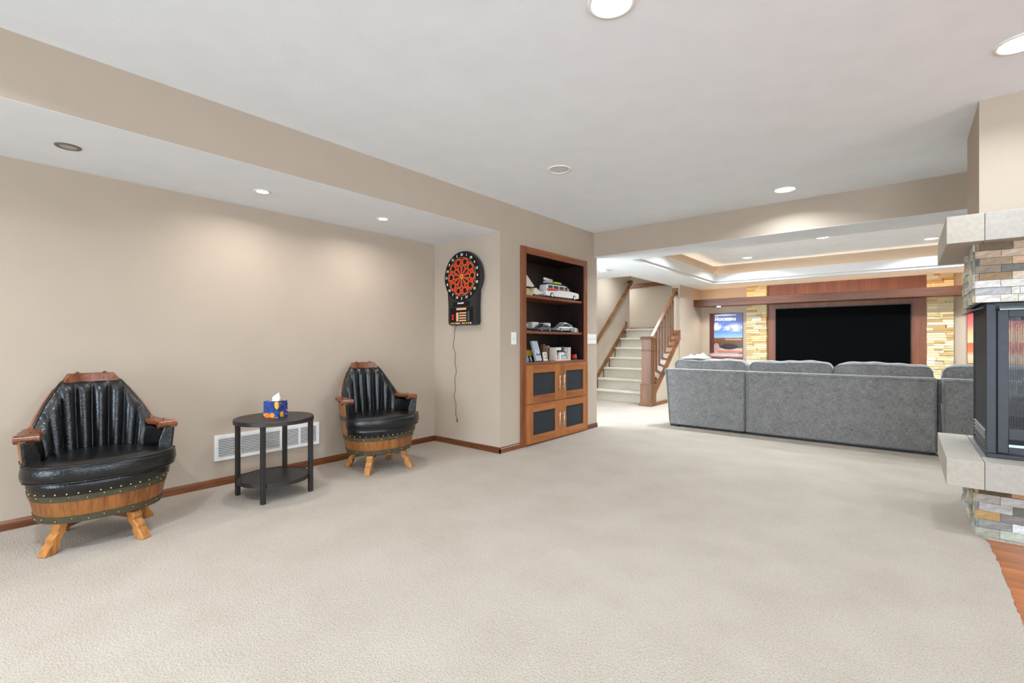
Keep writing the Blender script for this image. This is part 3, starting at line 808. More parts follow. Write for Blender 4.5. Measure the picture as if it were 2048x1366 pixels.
b = MB(); b.box(-0.125, 0.105, fy - 0.006, fy + 0.002, -0.300, -0.252); b.build('logo_strip', M['black_gloss'], t, bevel=0.002)
text_mesh('lettering', 'Arachnid', 0.024, frame((-0.012, fy - 0.0068, -0.268), (1, 0, 0), (0, 0, 1)), M['white_plastic'], t, bold=0.0008)
b = MB().box(-0.165, 0.155, fy - 0.003, fy + 0.002, -0.455, -0.312); pn = b.build('control_panel', M['black_gloss'], t)
for (x0, x1, z0, z1) in ((-0.075, 0.065, -0.338, -0.316), (-0.078, -0.045, -0.452, -0.362)):
    MB().box(x0, x1, fy - 0.0045, fy - 0.002, z0, z1).build('display', M['display'], pn)
for k in range(4): MB().box(-0.035, 0.066, fy - 0.0045, fy - 0.002, -0.375 - 0.0255 * k, -0.361 - 0.0255 * k).build('display', M['display'], pn)
for k in range(2): MB().box(-0.142, -0.115, fy - 0.0045, fy - 0.002, -0.405 - 0.03 * k, -0.38 - 0.03 * k).build('score_light', M['red'], pn)
MB().box(0.085, 0.11, fy - 0.0045, fy - 0.002, -0.452, -0.352).build('score_light', M['dark_grey'], pn)
for k in range(11):
    b = MB().cyl((-0.148 + 0.0275 * k, fy + 0.002, -0.472), (-0.148 + 0.0275 * k, fy - 0.006, -0.472), 0.0078 if k != 5 else 0.013, 12)
    b.build('button', M['dark_red'] if k == 5 else (M['yellow'] if k in (0, 1, 2, 7, 8, 9) else M['cream']), t)
pts = [(-0.150 - 0.01 * math.sin(q * 0.9) - 0.012 * math.sin(q * 0.27) - 0.04 * min(1, q / 6.0) * (1 - q / 48.0), -0.006, -0.49 - 0.0255 * q * 0.98) for q in range(40)]
c = MB().tube(pts, 0.0022, 6).build('cord', M['cord'], t, True)
MB().cyl(pts[-1], (pts[-1][0], pts[-1][1], pts[-1][2] - 0.03), 0.005, 8).build('plug', M['black_plastic'], c)

# ------------------------------------------------------------------ switches
def plate(y0, y1, gangs, label):
    t = thing('light_switch', label, 'switch', (XC, y0, 1.051))
    w, h_ = y1 - y0, 0.122
    MB().box(0.0003, 0.006, 0, w, 0, h_).build('cover_plate', M['white_plastic'], t, bevel=0.002)
    for g in range(gangs):
        yc = w * (g + 0.5) / gangs
        s = MB().box(0.004, 0.0072, yc - 0.006, yc + 0.006, h_ / 2 - 0.013, h_ / 2 + 0.013).build('switch_slot', M['grey_plastic'], t)
        MB().box(0.006, 0.014, yc - 0.004, yc + 0.004, h_ / 2 - 0.002, h_ / 2 + 0.010).build('toggle', M['white_trim'], s, bevel=0.001)
plate(3.628, 3.704, 1, 'single white switch plate between the alcove corner and the cabinet')
plate(5.088, 5.306, 4, 'four gang white switch plate right of the built-in cabinet')

# ------------------------------------------------------------------ built-in cabinet
t = thing('built_in_cabinet', 'dark oak built-in cabinet with open shelves above four cloth panel doors', 'cabinet', (XC, 3.77, 0))
CW, D = 1.293, 0.36
MB().box(-D, 0.0, 0.012, CW - 0.012, 0.02, 2.045).v
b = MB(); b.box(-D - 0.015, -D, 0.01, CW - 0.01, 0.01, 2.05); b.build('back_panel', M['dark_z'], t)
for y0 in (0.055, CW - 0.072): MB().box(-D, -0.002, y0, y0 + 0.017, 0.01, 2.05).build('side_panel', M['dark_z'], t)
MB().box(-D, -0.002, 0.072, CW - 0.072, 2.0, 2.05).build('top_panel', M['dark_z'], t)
MB().box(0, 0.02, 0, 0.082, 0.0, 2.058).build('stile', M['frame_z'], t, bevel=0.003)
MB().box(0, 0.02, CW - 0.066, CW, 0.0, 2.058).build('stile', M['frame_z'], t, bevel=0.003)
MB().box(0, 0.0195, 0.082, CW - 0.066, 1.988, 2.058).build('top_rail', M['frame_y'], t, bevel=0.002)
MB().box(-D, 0.021, 0.0825, CW - 0.0665, 0.828, 0.862).build('counter', M['frame_y'], t, bevel=0.002)
MB().box(0, 0.019, 0.082, CW - 0.066, 0.0, 0.828).build('lower_frame', M['frame_y'], t)
for z in (1.19, 1.567): MB().box(-D, -0.012, 0.073, CW - 0.073, z - 0.026, z).build('shelf', M['frame_y'], t, bevel=0.002)
ym = 0.683
for (y0, y1, hy) in ((0.066, ym - 0.002, 0.6205), (ym + 0.002, CW - 0.024, 0.7035)):
    for (z0, z1, hz) in ((0.434, 0.832, 0.628), (0.022, 0.428, 0.218)):
        st = 0.092 if False else (0.105)
        r_ = 0.082
        d = MB(); xf0, xf1 = 0.0205, 0.041
        d.box(xf0, xf0 + 0.004, y0, y1, z0, z1)
        door = d.build('door', M['oak_z'], t)
        for q in (y0, y1 - st): MB().box(xf0 + 0.004, xf1, q, q + st, z0, z1).build('door_stile', M['oak_z'], door, bevel=0.002)
        MB().box(xf0 + 0.004, xf1 - 0.0005, y0 + st, y1 - st, z0, z0 + r_).build('door_rail', M['oak_y'], door)
        MB().box(xf0 + 0.004, xf1 - 0.0005, y0 + st, y1 - st, z1 - r_, z1).build('door_rail', M['oak_y'], door)
        MB().box(xf0 + 0.004, xf0 + 0.010, y0 + st - 0.004, y1 - st + 0.004, z0 + r_ - 0.004, z1 - r_ + 0.004).build('cloth_panel', M['mesh_black'], door)
        hb = MB().cyl((0.072, hy, hz - 0.08), (0.072, hy, hz + 0.08), 0.0055, 10)
        for dz in (-0.05, 0.05): hb.cyl((0.04, hy, hz + dz), (0.072, hy, hz + dz), 0.0045, 8)
        hb.build('handle', M['chrome'], door, True)

# ------------------------------------------------------------------ things on the cabinet shelves
S1, S2, S3 = 1.5675, 1.1905, 0.8625
# cream sail craft
t = thing('toy_sail_craft', 'cream toy craft with a tall slanted fin on the top shelf', 'toy', (-3.10, 3.90, S1))
b = MB().prism([(-0.05, 0.10), (0.19, 0.10), (0.20, 0.115), (0.03, 0.25), (-0.05, 0.25)], -0.012, 0.012, lambda u, v, a: (a, u, v)); b.build('fin', M['cream'], t)
b = MB().box(-0.05, 0.05, -0.045, 0.13, 0.0, 0.045); b.box(-0.035, 0.035, -0.03, 0.10, 0.045, 0.075); b.box(-0.012, 0.012, -0.02, 0.06, 0.075, 0.105); b.build('hull', M['tan'], t, bevel=0.004)
t = thing('toy_white_skiff', 'low white toy skiff on the top shelf between fin and wagon', 'toy', (-3.085, 4.115, S1))
MB().prism([(-0.07, 0.02), (0.0, 0.015), (0.11, 0.04), (0.12, 0.05), (0.02, 0.065), (-0.02, 0.09), (-0.05, 0.085), (-0.07, 0.05)], -0.035, 0.035, lambda u, v, a: (a, u, v)).build('hull', M['cream'], t, bevel=0.004)
MB().box(-0.03, 0.03, -0.05, 0.07, 0.0, 0.02).build('chassis', M['dark_grey'], t)
# white vintage wagon
t = thing('toy_station_wagon', 'white vintage toy station wagon with red flank and loaded roof rack', 'toy car', (-3.10, 4.262, S1))
Lw = 0.675
fn = lambda u, v, a: (a, u * Lw, v)
b = MB().prism([(0.0, 0.025), (0.0, 0.075), (0.03, 0.10), (0.68, 0.10), (0.72, 0.098), (0.97, 0.088), (0.99, 0.07), (0.985, 0.028), (0.93, 0.02), (0.06, 0.018)], -0.065, 0.065, fn); b.build('body', M['white_plastic'], t, bevel=0.006)
b = MB().prism([(0.02, 0.098), (0.045, 0.145), (0.08, 0.152), (0.58, 0.152), (0.64, 0.142), (0.71, 0.098)], -0.055, 0.055, fn); cabn = b.build('cabin', M['white_plastic'], t, bevel=0.005)
for (u0, u1) in ((0.06, 0.19), (0.215, 0.36), (0.385, 0.52), (0.545, 0.635)): MB().box(0.0535, 0.0565, u0 * Lw, u1 * Lw, 0.105, 0.140).build('side_window', M['glass_dark'], cabn)
MB().prism([(0.01, 0.07), (0.01, 0.10), (0.36, 0.10), (0.30, 0.085)], 0.0655, 0.0672, fn).build('red_flank', M['red'], t)
MB().prism([(0.30, 0.092), (0.36, 0.102), (0.70, 0.101), (0.70, 0.096)], 0.0655, 0.0668, fn).build('red_stripe', M['red'], t)
for s in (-1, 1):
    for u in (0.14, 0.83):
        w = MB().cyl((0.062 * s, u * Lw, 0.029), (0.07 * s, u * Lw, 0.029), 0.029, 18).build('wheel', M['black_gloss'], t)
        MB().cyl((0.0695 * s, u * Lw, 0.029), (0.0725 * s, u * Lw, 0.029), 0.018, 14).build('hubcap', M['white_plastic'], w)
MB().box(-0.06, 0.06, 0.985 * Lw, 1.01 * Lw, 0.03, 0.045).build('bumper', M['chrome'], t, bevel=0.004)
b = MB()
for x in (-0.045, 0.045): b.cyl((x, 0.08 * Lw, 0.165), (x, 0.58 * Lw, 0.165), 0.003, 6)
for u in (0.1, 0.33, 0.56):
    for x in (-0.045, 0.045): b.cyl((x, u * Lw, 0.15), (x, u * Lw, 0.166), 0.003, 6)
rk = b.build('roof_rack', M['dark_grey'], t)
b = MB().box(-0.03, 0.045, 0.27 * Lw, 0.47 * Lw, 0.168, 0.188); b.build('rack_load', M['lime'], rk, bevel=0.003)
MB().cyl((0, 0.05 * Lw, 0.215), (0, 0.28 * Lw, 0.205), 0.014, 10).build('rack_tube', M['cream'], rk, True)
b = MB().box(-0.03, 0.03, 0.09 * Lw, 0.24 * Lw, 0.168, 0.195); b.build('rack_box', M['grey_plastic'], rk, bevel=0.003)
MB().ball((0, 0.55 * Lw, 0.165), 0.02, 10).build('beacon', M['blue'], rk, True)
MB().tube([(0.045, (0.46 + 0.30 * k / 10) * Lw, 0.165 + 0.02 * math.sin(PI * k / 10) - 0.005 * k) for k in range(11)], 0.0025, 6).build('hose', M['blue'], rk, True)
# middle shelf
def figure(name, label, loc, mats, s=1.0, rz=0.0):
    t = thing(name, label, 'toy figure', loc, rz)
    MB().box(-0.012 * s, 0.012 * s, -0.016 * s, -0.001 * s, 0, 0.03 * s).box(-0.012 * s, 0.012 * s, 0.001 * s, 0.016 * s, 0, 0.03 * s).build('legs', mats[0], t, bevel=0.001, merge=False)
    MB().prism([(-0.018 * s, 0.03 * s), (0.018 * s, 0.03 * s), (0.013 * s, 0.062 * s), (-0.013 * s, 0.062 * s)], -0.011 * s, 0.011 * s, lambda u, v, a: (a, u, v)).build('torso', mats[1], t)
    for q in (-1, 1): MB().tube([(0, 0.014 * s * q, 0.058 * s), (0.006 * s, 0.024 * s * q, 0.045 * s), (0.016 * s, 0.022 * s * q, 0.036 * s)], 0.005 * s, 6).build('arm', mats[1], t, True)
    MB().lathe([(0, 0.063 * s), (0.011 * s, 0.064 * s), (0.013 * s, 0.07 * s), (0.013 * s, 0.082 * s), (0.009 * s, 0.088 * s), (0, 0.09 * s)], 12).build('head', mats[2], t, True)
    return t
figure('toy_red_figure', 'tan and red toy figure at the left end of the middle shelf', (-3.07, 3.91, S2), (M['dark_red'], M['tan'], M['cream']), 1.45, 0.2)
t = thing('toy_white_box', 'white toy box on blue and yellow blocks on the middle shelf', 'toy', (-3.19, 4.21, S2))
MB().box(-0.04, 0.04, -0.055, 0.055, 0.035, 0.105).build('box', M['cream'], t, bevel=0.002)
MB().box(-0.04, 0.04, -0.055, 0.04, 0.018, 0.035).build('blue_block', M['blue'], t)
MB().box(-0.04, 0.045, -0.055, -0.01, 0.0, 0.018).box(-0.04, 0.03, 0.0, 0.04, 0, 0.018).build('yellow_block', M['yellow'], t, merge=False)
def toy_car(name, label, loc, Lc, hh, body, rz=0.0, wedge=0.5):
    t = thing(name, label, 'toy car', loc, rz)
    f2 = lambda u, v, a: (a, u * Lc, v * hh)
    MB().prism([(0, 0.2), (0.01, 0.42), (0.22, 0.52), (0.74, 0.58), (0.98, 0.56), (1.0, 0.3), (0.98, 0.16), (0.04, 0.14)], -0.055, 0.055, f2).build('body', body, t, bevel=0.004)
    cb = MB().prism([(0.22, 0.52), (0.42, 0.9), (0.48, 0.96), (0.66, 0.96), (0.74, 0.9), (0.97, 0.58)], -0.046, 0.046, f2).build('cabin', body, t, bevel=0.004)
    MB().prism([(0.28, 0.56), (0.43, 0.86), (0.66, 0.88), (0.86, 0.60)], 0.0462, 0.048, f2).build('side_window', M['glass_dark'], cb)
    for s in (-1, 1):
        for u in (0.2, 0.8):
            w = MB().cyl((0.05 * s, u * Lc, 0.2 * hh), (0.06 * s, u * Lc, 0.2 * hh), 0.2 * hh, 16).build('wheel', M['black_gloss'], t)
            MB().cyl((0.0595 * s, u * Lc, 0.2 * hh), (0.062 * s, u * Lc, 0.2 * hh), 0.12 * hh, 12).build('hubcap', M['grey_plastic'], w)
    return t
c1 = toy_car('toy_black_car', 'small black toy car with white rear wing on the middle shelf', (-3.085, 4.10, S2), 0.25, 0.075, M['dark_grey'])
MB().box(-0.045, 0.045, 0.225, 0.24, 0.06, 0.092).box(-0.045, 0.045, 0.14, 0.24, 0.088, 0.094).build('rear_wing', M['white_plastic'], c1, merge=False)
c2 = toy_car('toy_silver_car', 'silver toy coupe with domed cabin on the middle shelf', (-3.085, 4.465, S2), 0.345, 0.108, M['silver'])
MB().box(0.056, 0.0575, 0.02, 0.30, 0.045, 0.055).build('side_strip', M['white_plastic'], c2)
MB().box(-0.03, 0.03, 0.16, 0.21, 0.102, 0.112).build('roof_block', M['grey_plastic'], c2)
MB().box(-0.04, 0.04, 0.27, 0.335, 0.062, 0.085).build('rear_vent', M['dark_grey'], c2, bevel=0.003)
t = thing('toy_grey_block', 'small grey toy block near the right end of the middle shelf', 'toy', (-3.06, 4.865, S2))
MB().box(-0.02, 0.02, -0.03, 0.03, 0, 0.05).build('block', M['grey_plastic'], t, bevel=0.002)
b = MB()
for q in (-0.015, 0.015): b.cyl((0, q, 0.05), (0, q, 0.056), 0.008, 10)
b.build('studs', M['grey_plastic'], t)
figure('toy_orange_figure', 'tiny orange toy figure at the right end of the middle shelf', (-3.06, 4.935, S2), (M['salmon'], M['salmon'], M['salmon']), 0.5, 0)
bpy.data.objects[-1].name
# lower shelf
figure('toy_blue_figure', 'light blue toy figure at the left front of the lowest shelf', (-3.05, 3.92, S3), (M['teal'], M['teal'], M['teal']), 0.85, 0.1)
t = thing('toy_yellow_robot', 'boxy yellow toy robot on the lowest shelf behind the blue figure', 'toy', (-3.19, 4.11, S3))
MB().box(-0.035, 0.035, -0.045, 0.045, 0.06, 0.125).build('torso', M['yellow'], t, bevel=0.006)
MB().box(-0.02, 0.02, -0.028, 0.028, 0.127, 0.16).build('head', M['brown'], t, bevel=0.004)
for q in (-1, 1):
    MB().box(-0.02, 0.02, 0.05 * q - 0.012, 0.05 * q + 0.012, 0.05, 0.115).build('arm', M['brown'], t, bevel=0.004)
    MB().prism([(-0.045, 0), (0.045, 0), (0.02, 0.055), (-0.02, 0.055)], 0.012, 0.042, lambda u, v, a: (u, a * q, v)).build('track', M['dark_grey'], t)
# handheld console leaning back
def console(name, label, loc, w, hh, th, tilt, mb, screen, buttons):
    t = thing(name, label, 'toy', loc); t.rotation_euler = (0, -tilt, 0.10)
    MB().box(-th, 0, 0, w, 0, hh).build('shell', mb, t, bevel=0.004)
    bz = MB().box(-0.001, 0.002, w * 0.10, w * 0.90, hh * 0.50, hh * 0.93).build('screen_bezel', M['grey_plastic'], t)
    MB().box(0.0015, 0.003, w * 0.22, w * 0.78, hh * 0.56, hh * 0.88).build('screen', screen, bz)
    if buttons:
        MB().box(0, 0.004, w * 0.16, w * 0.40, hh * 0.30, hh * 0.34).box(0, 0.004, w * 0.245, w * 0.315, hh * 0.265, hh * 0.375).build('direction_pad', M['dark_grey'], t, merge=False)
        for k in (0, 1): MB().cyl((0, w * (0.62 + 0.2 * k), hh * (0.29 + 0.05 * k)), (0.005, w * (0.62 + 0.2 * k), hh * (0.29 + 0.05 * k)), w * 0.08, 10).build('button', M['blue'], t)
    return t
scr = plain('console_screen', lin(150, 168, 186), 0.3)
console('handheld_console', 'pale grey toy handheld console leaning back on the lowest shelf', (-3.04, 4.085, S3 + 0.0095), 0.115, 0.225, 0.03, 0.28, M['grey_plastic'], scr, True)
console('toy_small_console', 'little cream toy console beside the larger grey one', (-3.045, 4.235, S3 + 0.0045), 0.075, 0.10, 0.02, 0.15, M['cream'], M['tan'], True)
t = thing('toy_brown_crate', 'brown toy crate stack behind the small cream console', 'toy', (-3.13, 4.335, S3))
MB().box(-0.03, 0.03, -0.05, 0.05, 0, 0.15).build('crate', M['brown'], t, bevel=0.003); MB().box(-0.025, 0.025, -0.04, 0.0, 0.15, 0.19).build('upper_crate', M['brown'], t, bevel=0.003)
t = thing('toy_grey_building', 'two-tone white and grey toy building left of the open diorama', 'toy', (-3.225, 4.41, S3))
MB().box(-0.05, 0.05, 0.0, 0.165, 0.0, 0.05).build('grey_base', M['grey_plastic'], t)
MB().box(-0.05, 0.05, 0.0, 0.165, 0.05, 0.135).build('wall', M['cream'], t)
b = MB()
for k in range(5): b.box(-0.04, 0.03, 0.005 + 0.033 * k, 0.026 + 0.033 * k, 0.135, 0.135 + (0.02, 0.03, 0.012, 0.035, 0.02)[k])
b.build('roof_parts', M['grey_plastic'], t, merge=False)
for k in range(2): MB().box(0.0495, 0.052, 0.02 + 0.075 * k, 0.07 + 0.075 * k, 0.06, 0.11).build('shutter', M['tan'], t)
t = thing('toy_diorama', 'white framed open toy diorama with tiny parts on the lowest shelf', 'toy', (-3.10, 4.475, S3))
b = MB(); W_ = 0.30; H_ = 0.15
b.box(-0.06, 0.045, 0, W_, 0, 0.012); b.box(-0.06, -0.052, 0, W_, 0.012, H_); b.box(-0.06, 0.045, 0, 0.010, 0.012, H_); b.box(-0.06, 0.045, W_ - 0.010, W_, 0.012, H_); b.box(-0.06, 0.04, 0.01, 0.11, H_ - 0.03, H_)
b.build('frame', M['cream'], t, merge=False)
for k, (y0, w, z0, h_, mm) in enumerate(((0.02, 0.06, 0.012, 0.05, 'salmon'), (0.04, 0.04, 0.07, 0.02, 'dark_grey'), (0.10, 0.04, 0.012, 0.08, 'white_plastic'), (0.11, 0.03, 0.09, 0.05, 'dark_grey'), (0.16, 0.10, 0.012, 0.04, 'grey_plastic'),
        (0.15, 0.05, 0.06, 0.03, 'white_plastic'), (0.21, 0.06, 0.06, 0.025, 'silver'), (0.17, 0.03, 0.10, 0.06, 'dark_grey'), (0.22, 0.06, 0.10, 0.03, 'grey_plastic'), (0.255, 0.02, 0.095, 0.02, 'red'))):
    MB().box(-0.045, 0.01 + 0.005 * (k % 3), y0, y0 + w, z0, z0 + h_).build('fitting', M[mm], t, bevel=0.003)
t = thing('toy_red_cube', 'red toy block figure with white wings at the right of the lowest shelf', 'toy', (-3.07, 4.875, S3))
MB().box(-0.02, 0.02, -0.02, 0.02, 0.02, 0.06).build('block', M['red'], t, bevel=0.003); MB().box(-0.02, 0.02, -0.022, 0.04, 0, 0.02).build('base', M['black_plastic'], t)
MB().prism([(0.022, 0.02), (0.05, 0.02), (0.04, 0.065)], -0.006, 0.006, lambda u, v, a: (a, u, v)).build('wing', M['white_plastic'], t)

# ------------------------------------------------------------------ staircase
t = thing('staircase', 'carpeted staircase with dark wood newel and balusters rising to the landing', 'stairs', (0, 0, 0))
SY, SR, ST_ = 7.80, 0.192, 0.235
for k in range(7):
    y0 = SY + ST_ * k; zt = SR * (k + 1)
    y1 = y0 + ST_ + 0.03 if k < 6 else 10.2
    prof = [(0.03, zt - SR), (0.03, zt - 0.055), (0.022, zt - 0.045), (0.006, zt - 0.038), (-0.002, zt - 0.022), (0.002, zt - 0.007), (0.016, zt), (y1 - y0, zt), (y1 - y0, zt - SR)]
    xl = -4.54 if k < 6 else -5.6
    b = MB()
    if k < 6: b.prism(prof, -4.54, -3.41, lambda u, v, a: (a, y0 + u, v))
    else:
        b.prism(prof, -4.54, -3.41, lambda u, v, a: (a, y0 + u, v)); b.box(-5.6, -4.54, 9.46, 10.2, zt - SR, zt)
    b.build('step', M['stair_carpet'], t, auto=50, merge=False)
zl = lambda y: SR + (SR / ST_) * (y - SY)            # nosing line
yz = lambda u, v, a: (a, u, v)
MB().prism([(7.72, zl(7.72) - 0.02), (7.72, zl(7.72) + 0.075), (9.24, zl(9.24) + 0.075), (9.24, 1.50), (9.30, 1.50), (9.30, 1.30), (9.24, 1.30)], -4.559, -4.535, yz).build('skirt_board', M['stair_y'], t, bevel=0.003)
# outer stringer, knee wall, cap
y0, y1 = 7.73, 8.86
lo = lambda y: 0.20 + 0.817 * (y - 7.73)
MB().prism([(y0, lo(y0)), (y1, lo(y1)), (y1, lo(y1) + 0.11), (y1 - 0.02, lo(y1) + 0.17), (y0, lo(y0) + 0.17)], -3.272, -3.244, yz).build('stringer', M['stair_y'], t, bevel=0.003)
MB().prism([(y0, lo(y0) + 0.17), (y1 - 0.03, lo(y1 - 0.03) + 0.17), (y1 - 0.03, lo(y1 - 0.03) + 0.20), (y0, lo(y0) + 0.20)], -3.41, -3.235, yz).build('stringer_cap', M['stair_y'], t, bevel=0.004)
MB().prism([(y0 - 0.05, 0.0), (8.9, 0.0), (8.9, lo(8.9) + 0.17), (y0, lo(y0) + 0.17), (y0 - 0.05, lo(y0) + 0.1)], -3.41, -3.276, yz).build('knee_wall', M['wall'], t)
NX0, NX1, NY0, NY1 = -3.425, -3.262, 7.55, 7.713
nw = MB().box(NX0, NX1, NY0, NY1, 0.36, 1.12).build('newel_post', M['stair_z'], t, bevel=0.003)
e = 0.018
MB().box(NX0 - e, NX1 + e, NY0 - e, NY1 + e, 0.05, 0.35).build('newel_plinth', M['stair_z'], nw, bevel=0.004)
MB().box(NX0 - e - 0.012, NX1 + e + 0.012, NY0 - e - 0.012, NY1 + e + 0.012, 0.0, 0.055).build('newel_base', M['stair_z'], nw, bevel=0.006)
MB().box(NX0 - e - 0.004, NX1 + e + 0.004, NY0 - e - 0.004, NY1 + e + 0.004, 0.345, 0.37).build('newel_base_mould', M['stair_z'], nw, bevel=0.008)
MB().box(NX0 - 0.014, NX1 + 0.014, NY0 - 0.014, NY1 + 0.014, 0.925, 0.945).build('newel_band', M['stair_z'], nw, bevel=0.006)
MB().box(NX0 - 0.022, NX1 + 0.022, NY0 - 0.022, NY1 + 0.022, 1.115, 1.14).build('newel_cap_mould', M['stair_z'], nw, bevel=0.008)
b = MB().hexa([(NX0 - 0.03, NY0 - 0.03, 1.14), (NX1 + 0.03, NY0 - 0.03, 1.14), (NX1 + 0.03, NY1 + 0.03, 1.14), (NX0 - 0.03, NY1 + 0.03, 1.14),
               (NX0 - 0.005, NY0 - 0.005, 1.168), (NX1 + 0.005, NY0 - 0.005, 1.168), (NX1 + 0.005, NY1 + 0.005, 1.168), (NX0 - 0.005, NY1 + 0.005, 1.168)])
b.build('newel_cap', M['stair_z'], nw, bevel=0.003)
RX = -3.335
rz_ = lambda y: 1.10 + 0.815 * (y - 7.71)
b = MB(); prof = [(-0.022, 0.0), (0.022, 0.0), (0.03, 0.02), (0.032, 0.045), (0.02, 0.062), (-0.02, 0.062), (-0.032, 0.045), (-0.03, 0.02)]
vs = [(RX + u, 7.70, rz_(7.70) + v - 0.02) for u, v in prof] + [(RX + u, 8.815, rz_(8.815) + v - 0.02) for u, v in prof]
n = len(prof); b.add(vs, [tuple(range(n)), tuple(range(n, 2 * n))] + [(i, (i + 1) % n, n + (i + 1) % n, n + i) for i in range(n)])
b.build('handrail', M['stair_y'], t, auto=40)
MB().box(RX - 0.055, RX + 0.055, 8.808, 8.829, rz_(8.81) - 0.05, rz_(8.81) + 0.085).build('rosette', M['stair_z'], t, bevel=0.006)
for k in range(8):
    yb = 7.82 + 0.125 * k
    MB().hexa([(RX - 0.016, yb - 0.016, lo(yb - 0.016) + 0.195), (RX + 0.016, yb - 0.016, lo(yb - 0.016) + 0.195), (RX + 0.016, yb + 0.016, lo(yb + 0.016) + 0.195), (RX - 0.016, yb + 0.016, lo(yb + 0.016) + 0.195),
               (RX - 0.016, yb - 0.016, rz_(yb - 0.016) - 0.015), (RX + 0.016, yb - 0.016, rz_(yb - 0.016) - 0.015), (RX + 0.016, yb + 0.016, rz_(yb + 0.016) - 0.015), (RX - 0.016, yb + 0.016, rz_(yb + 0.016) - 0.015)]).build('baluster', M['stair_z'], t)
t = thing('wall_handrail', 'dark wood handrail fixed along the left stair wall', 'handrail', (0, 0, 0))
hz = lambda y: 1.075 + 0.85 * (y - 7.9)
b = MB(); prof = [(-0.025, -0.03), (0.025, -0.03), (0.03, 0.0), (0.02, 0.03), (-0.02, 0.03), (-0.03, 0.0)]
n = 6; vs = [(-4.485 + u, 7.6, hz(7.6) + v) for u, v in prof] + [(-4.485 + u, 9.40, hz(9.40) + v) for u, v in prof]
b.add(vs, [tuple(range(n)), tuple(range(n, 2 * n))] + [(i, (i + 1) % n, n + (i + 1) % n, n + i) for i in range(n)]).build('rail', M['stair_y'], t, auto=40)
b = MB().box(-4.559, -4.47, 9.36, 9.41, hz(9.385) - 0.02, hz(9.385) + 0.035).build('end_return', M['stair_z'], t)
for y in (7.95, 9.1):
    MB().tube([(-4.559, y, hz(y) - 0.09), (-4.50, y, hz(y) - 0.085), (-4.485, y, hz(y) - 0.028)], 0.007, 8).build('bracket', M['chrome'], t, True)

# ------------------------------------------------------------------ sofa sections
def puff(x0, x1, y0, y1, z0, z1, n=10, bul=0.02, wob=0.006, seed=1):
    rnd = random.Random(seed); b = MB()
    m_ = lambda f, e: (1 - abs(2 * f - 1) ** e)
    nx, ny, nz = 40, 6, 8
    P = {}
    def pt(i, j, k):
        fx, fy_, fz = i / nx, j / ny, k / nz
        x = x0 + (x1 - x0) * fx; y = y0 + (y1 - y0) * fy_; z = z0 + (z1 - z0) * fz
        ex = 1 - abs(2 * fx - 1) ** 6; ey = 1 - abs(2 * fy_ - 1) ** 3; ez = 1 - abs(2 * fz - 1) ** 4
        cx, cy_, cz = (x0 + x1) / 2, (y0 + y1) / 2, (z0 + z1) / 2
        z += bul * (2 * fz - 1) * ex * ey * 1.4; y += bul * (2 * fy_ - 1) * ex * ez; x += bul * 0.7 * (2 * fx - 1) * ey * ez
        z -= 0.045 * abs(2 * fx - 1) ** 24 * fz * (0.5 + 0.5 * abs(2 * fz - 1))
        z += 0.004 * math.sin(31 * x + seed) * fz * ey
        z += wob * math.sin(9 * x + seed * 1.7) * fz; y += wob * math.sin(7 * x + 5 * z + seed)
        return (x, y, z)
    for face in range(6):
        rows = []
        A, B2 = ((ny, nz), (ny, nz), (nx, nz), (nx, nz), (nx, ny), (nx, ny))[face]
        for u in range(A + 1):
            r_ = []
            for v in range(B2 + 1):
                i, j, k = ((0, u, v), (nx, u, v), (u, 0, v), (u, ny, v), (u, v, 0), (u, v, nz))[face]
                r_.append(pt(i, j, k))
            rows.append(r_)
        b.grid(rows)
    loop = [pt(i, 0, nz) for i in range(nx + 1)]
    side = [pt(0, 0, k) for k in range(2, nz)]; side2 = [pt(nx, 0, k) for k in range(nz - 1, 1, -1)]
    return b, side + loop + side2
YS0 = 5.985
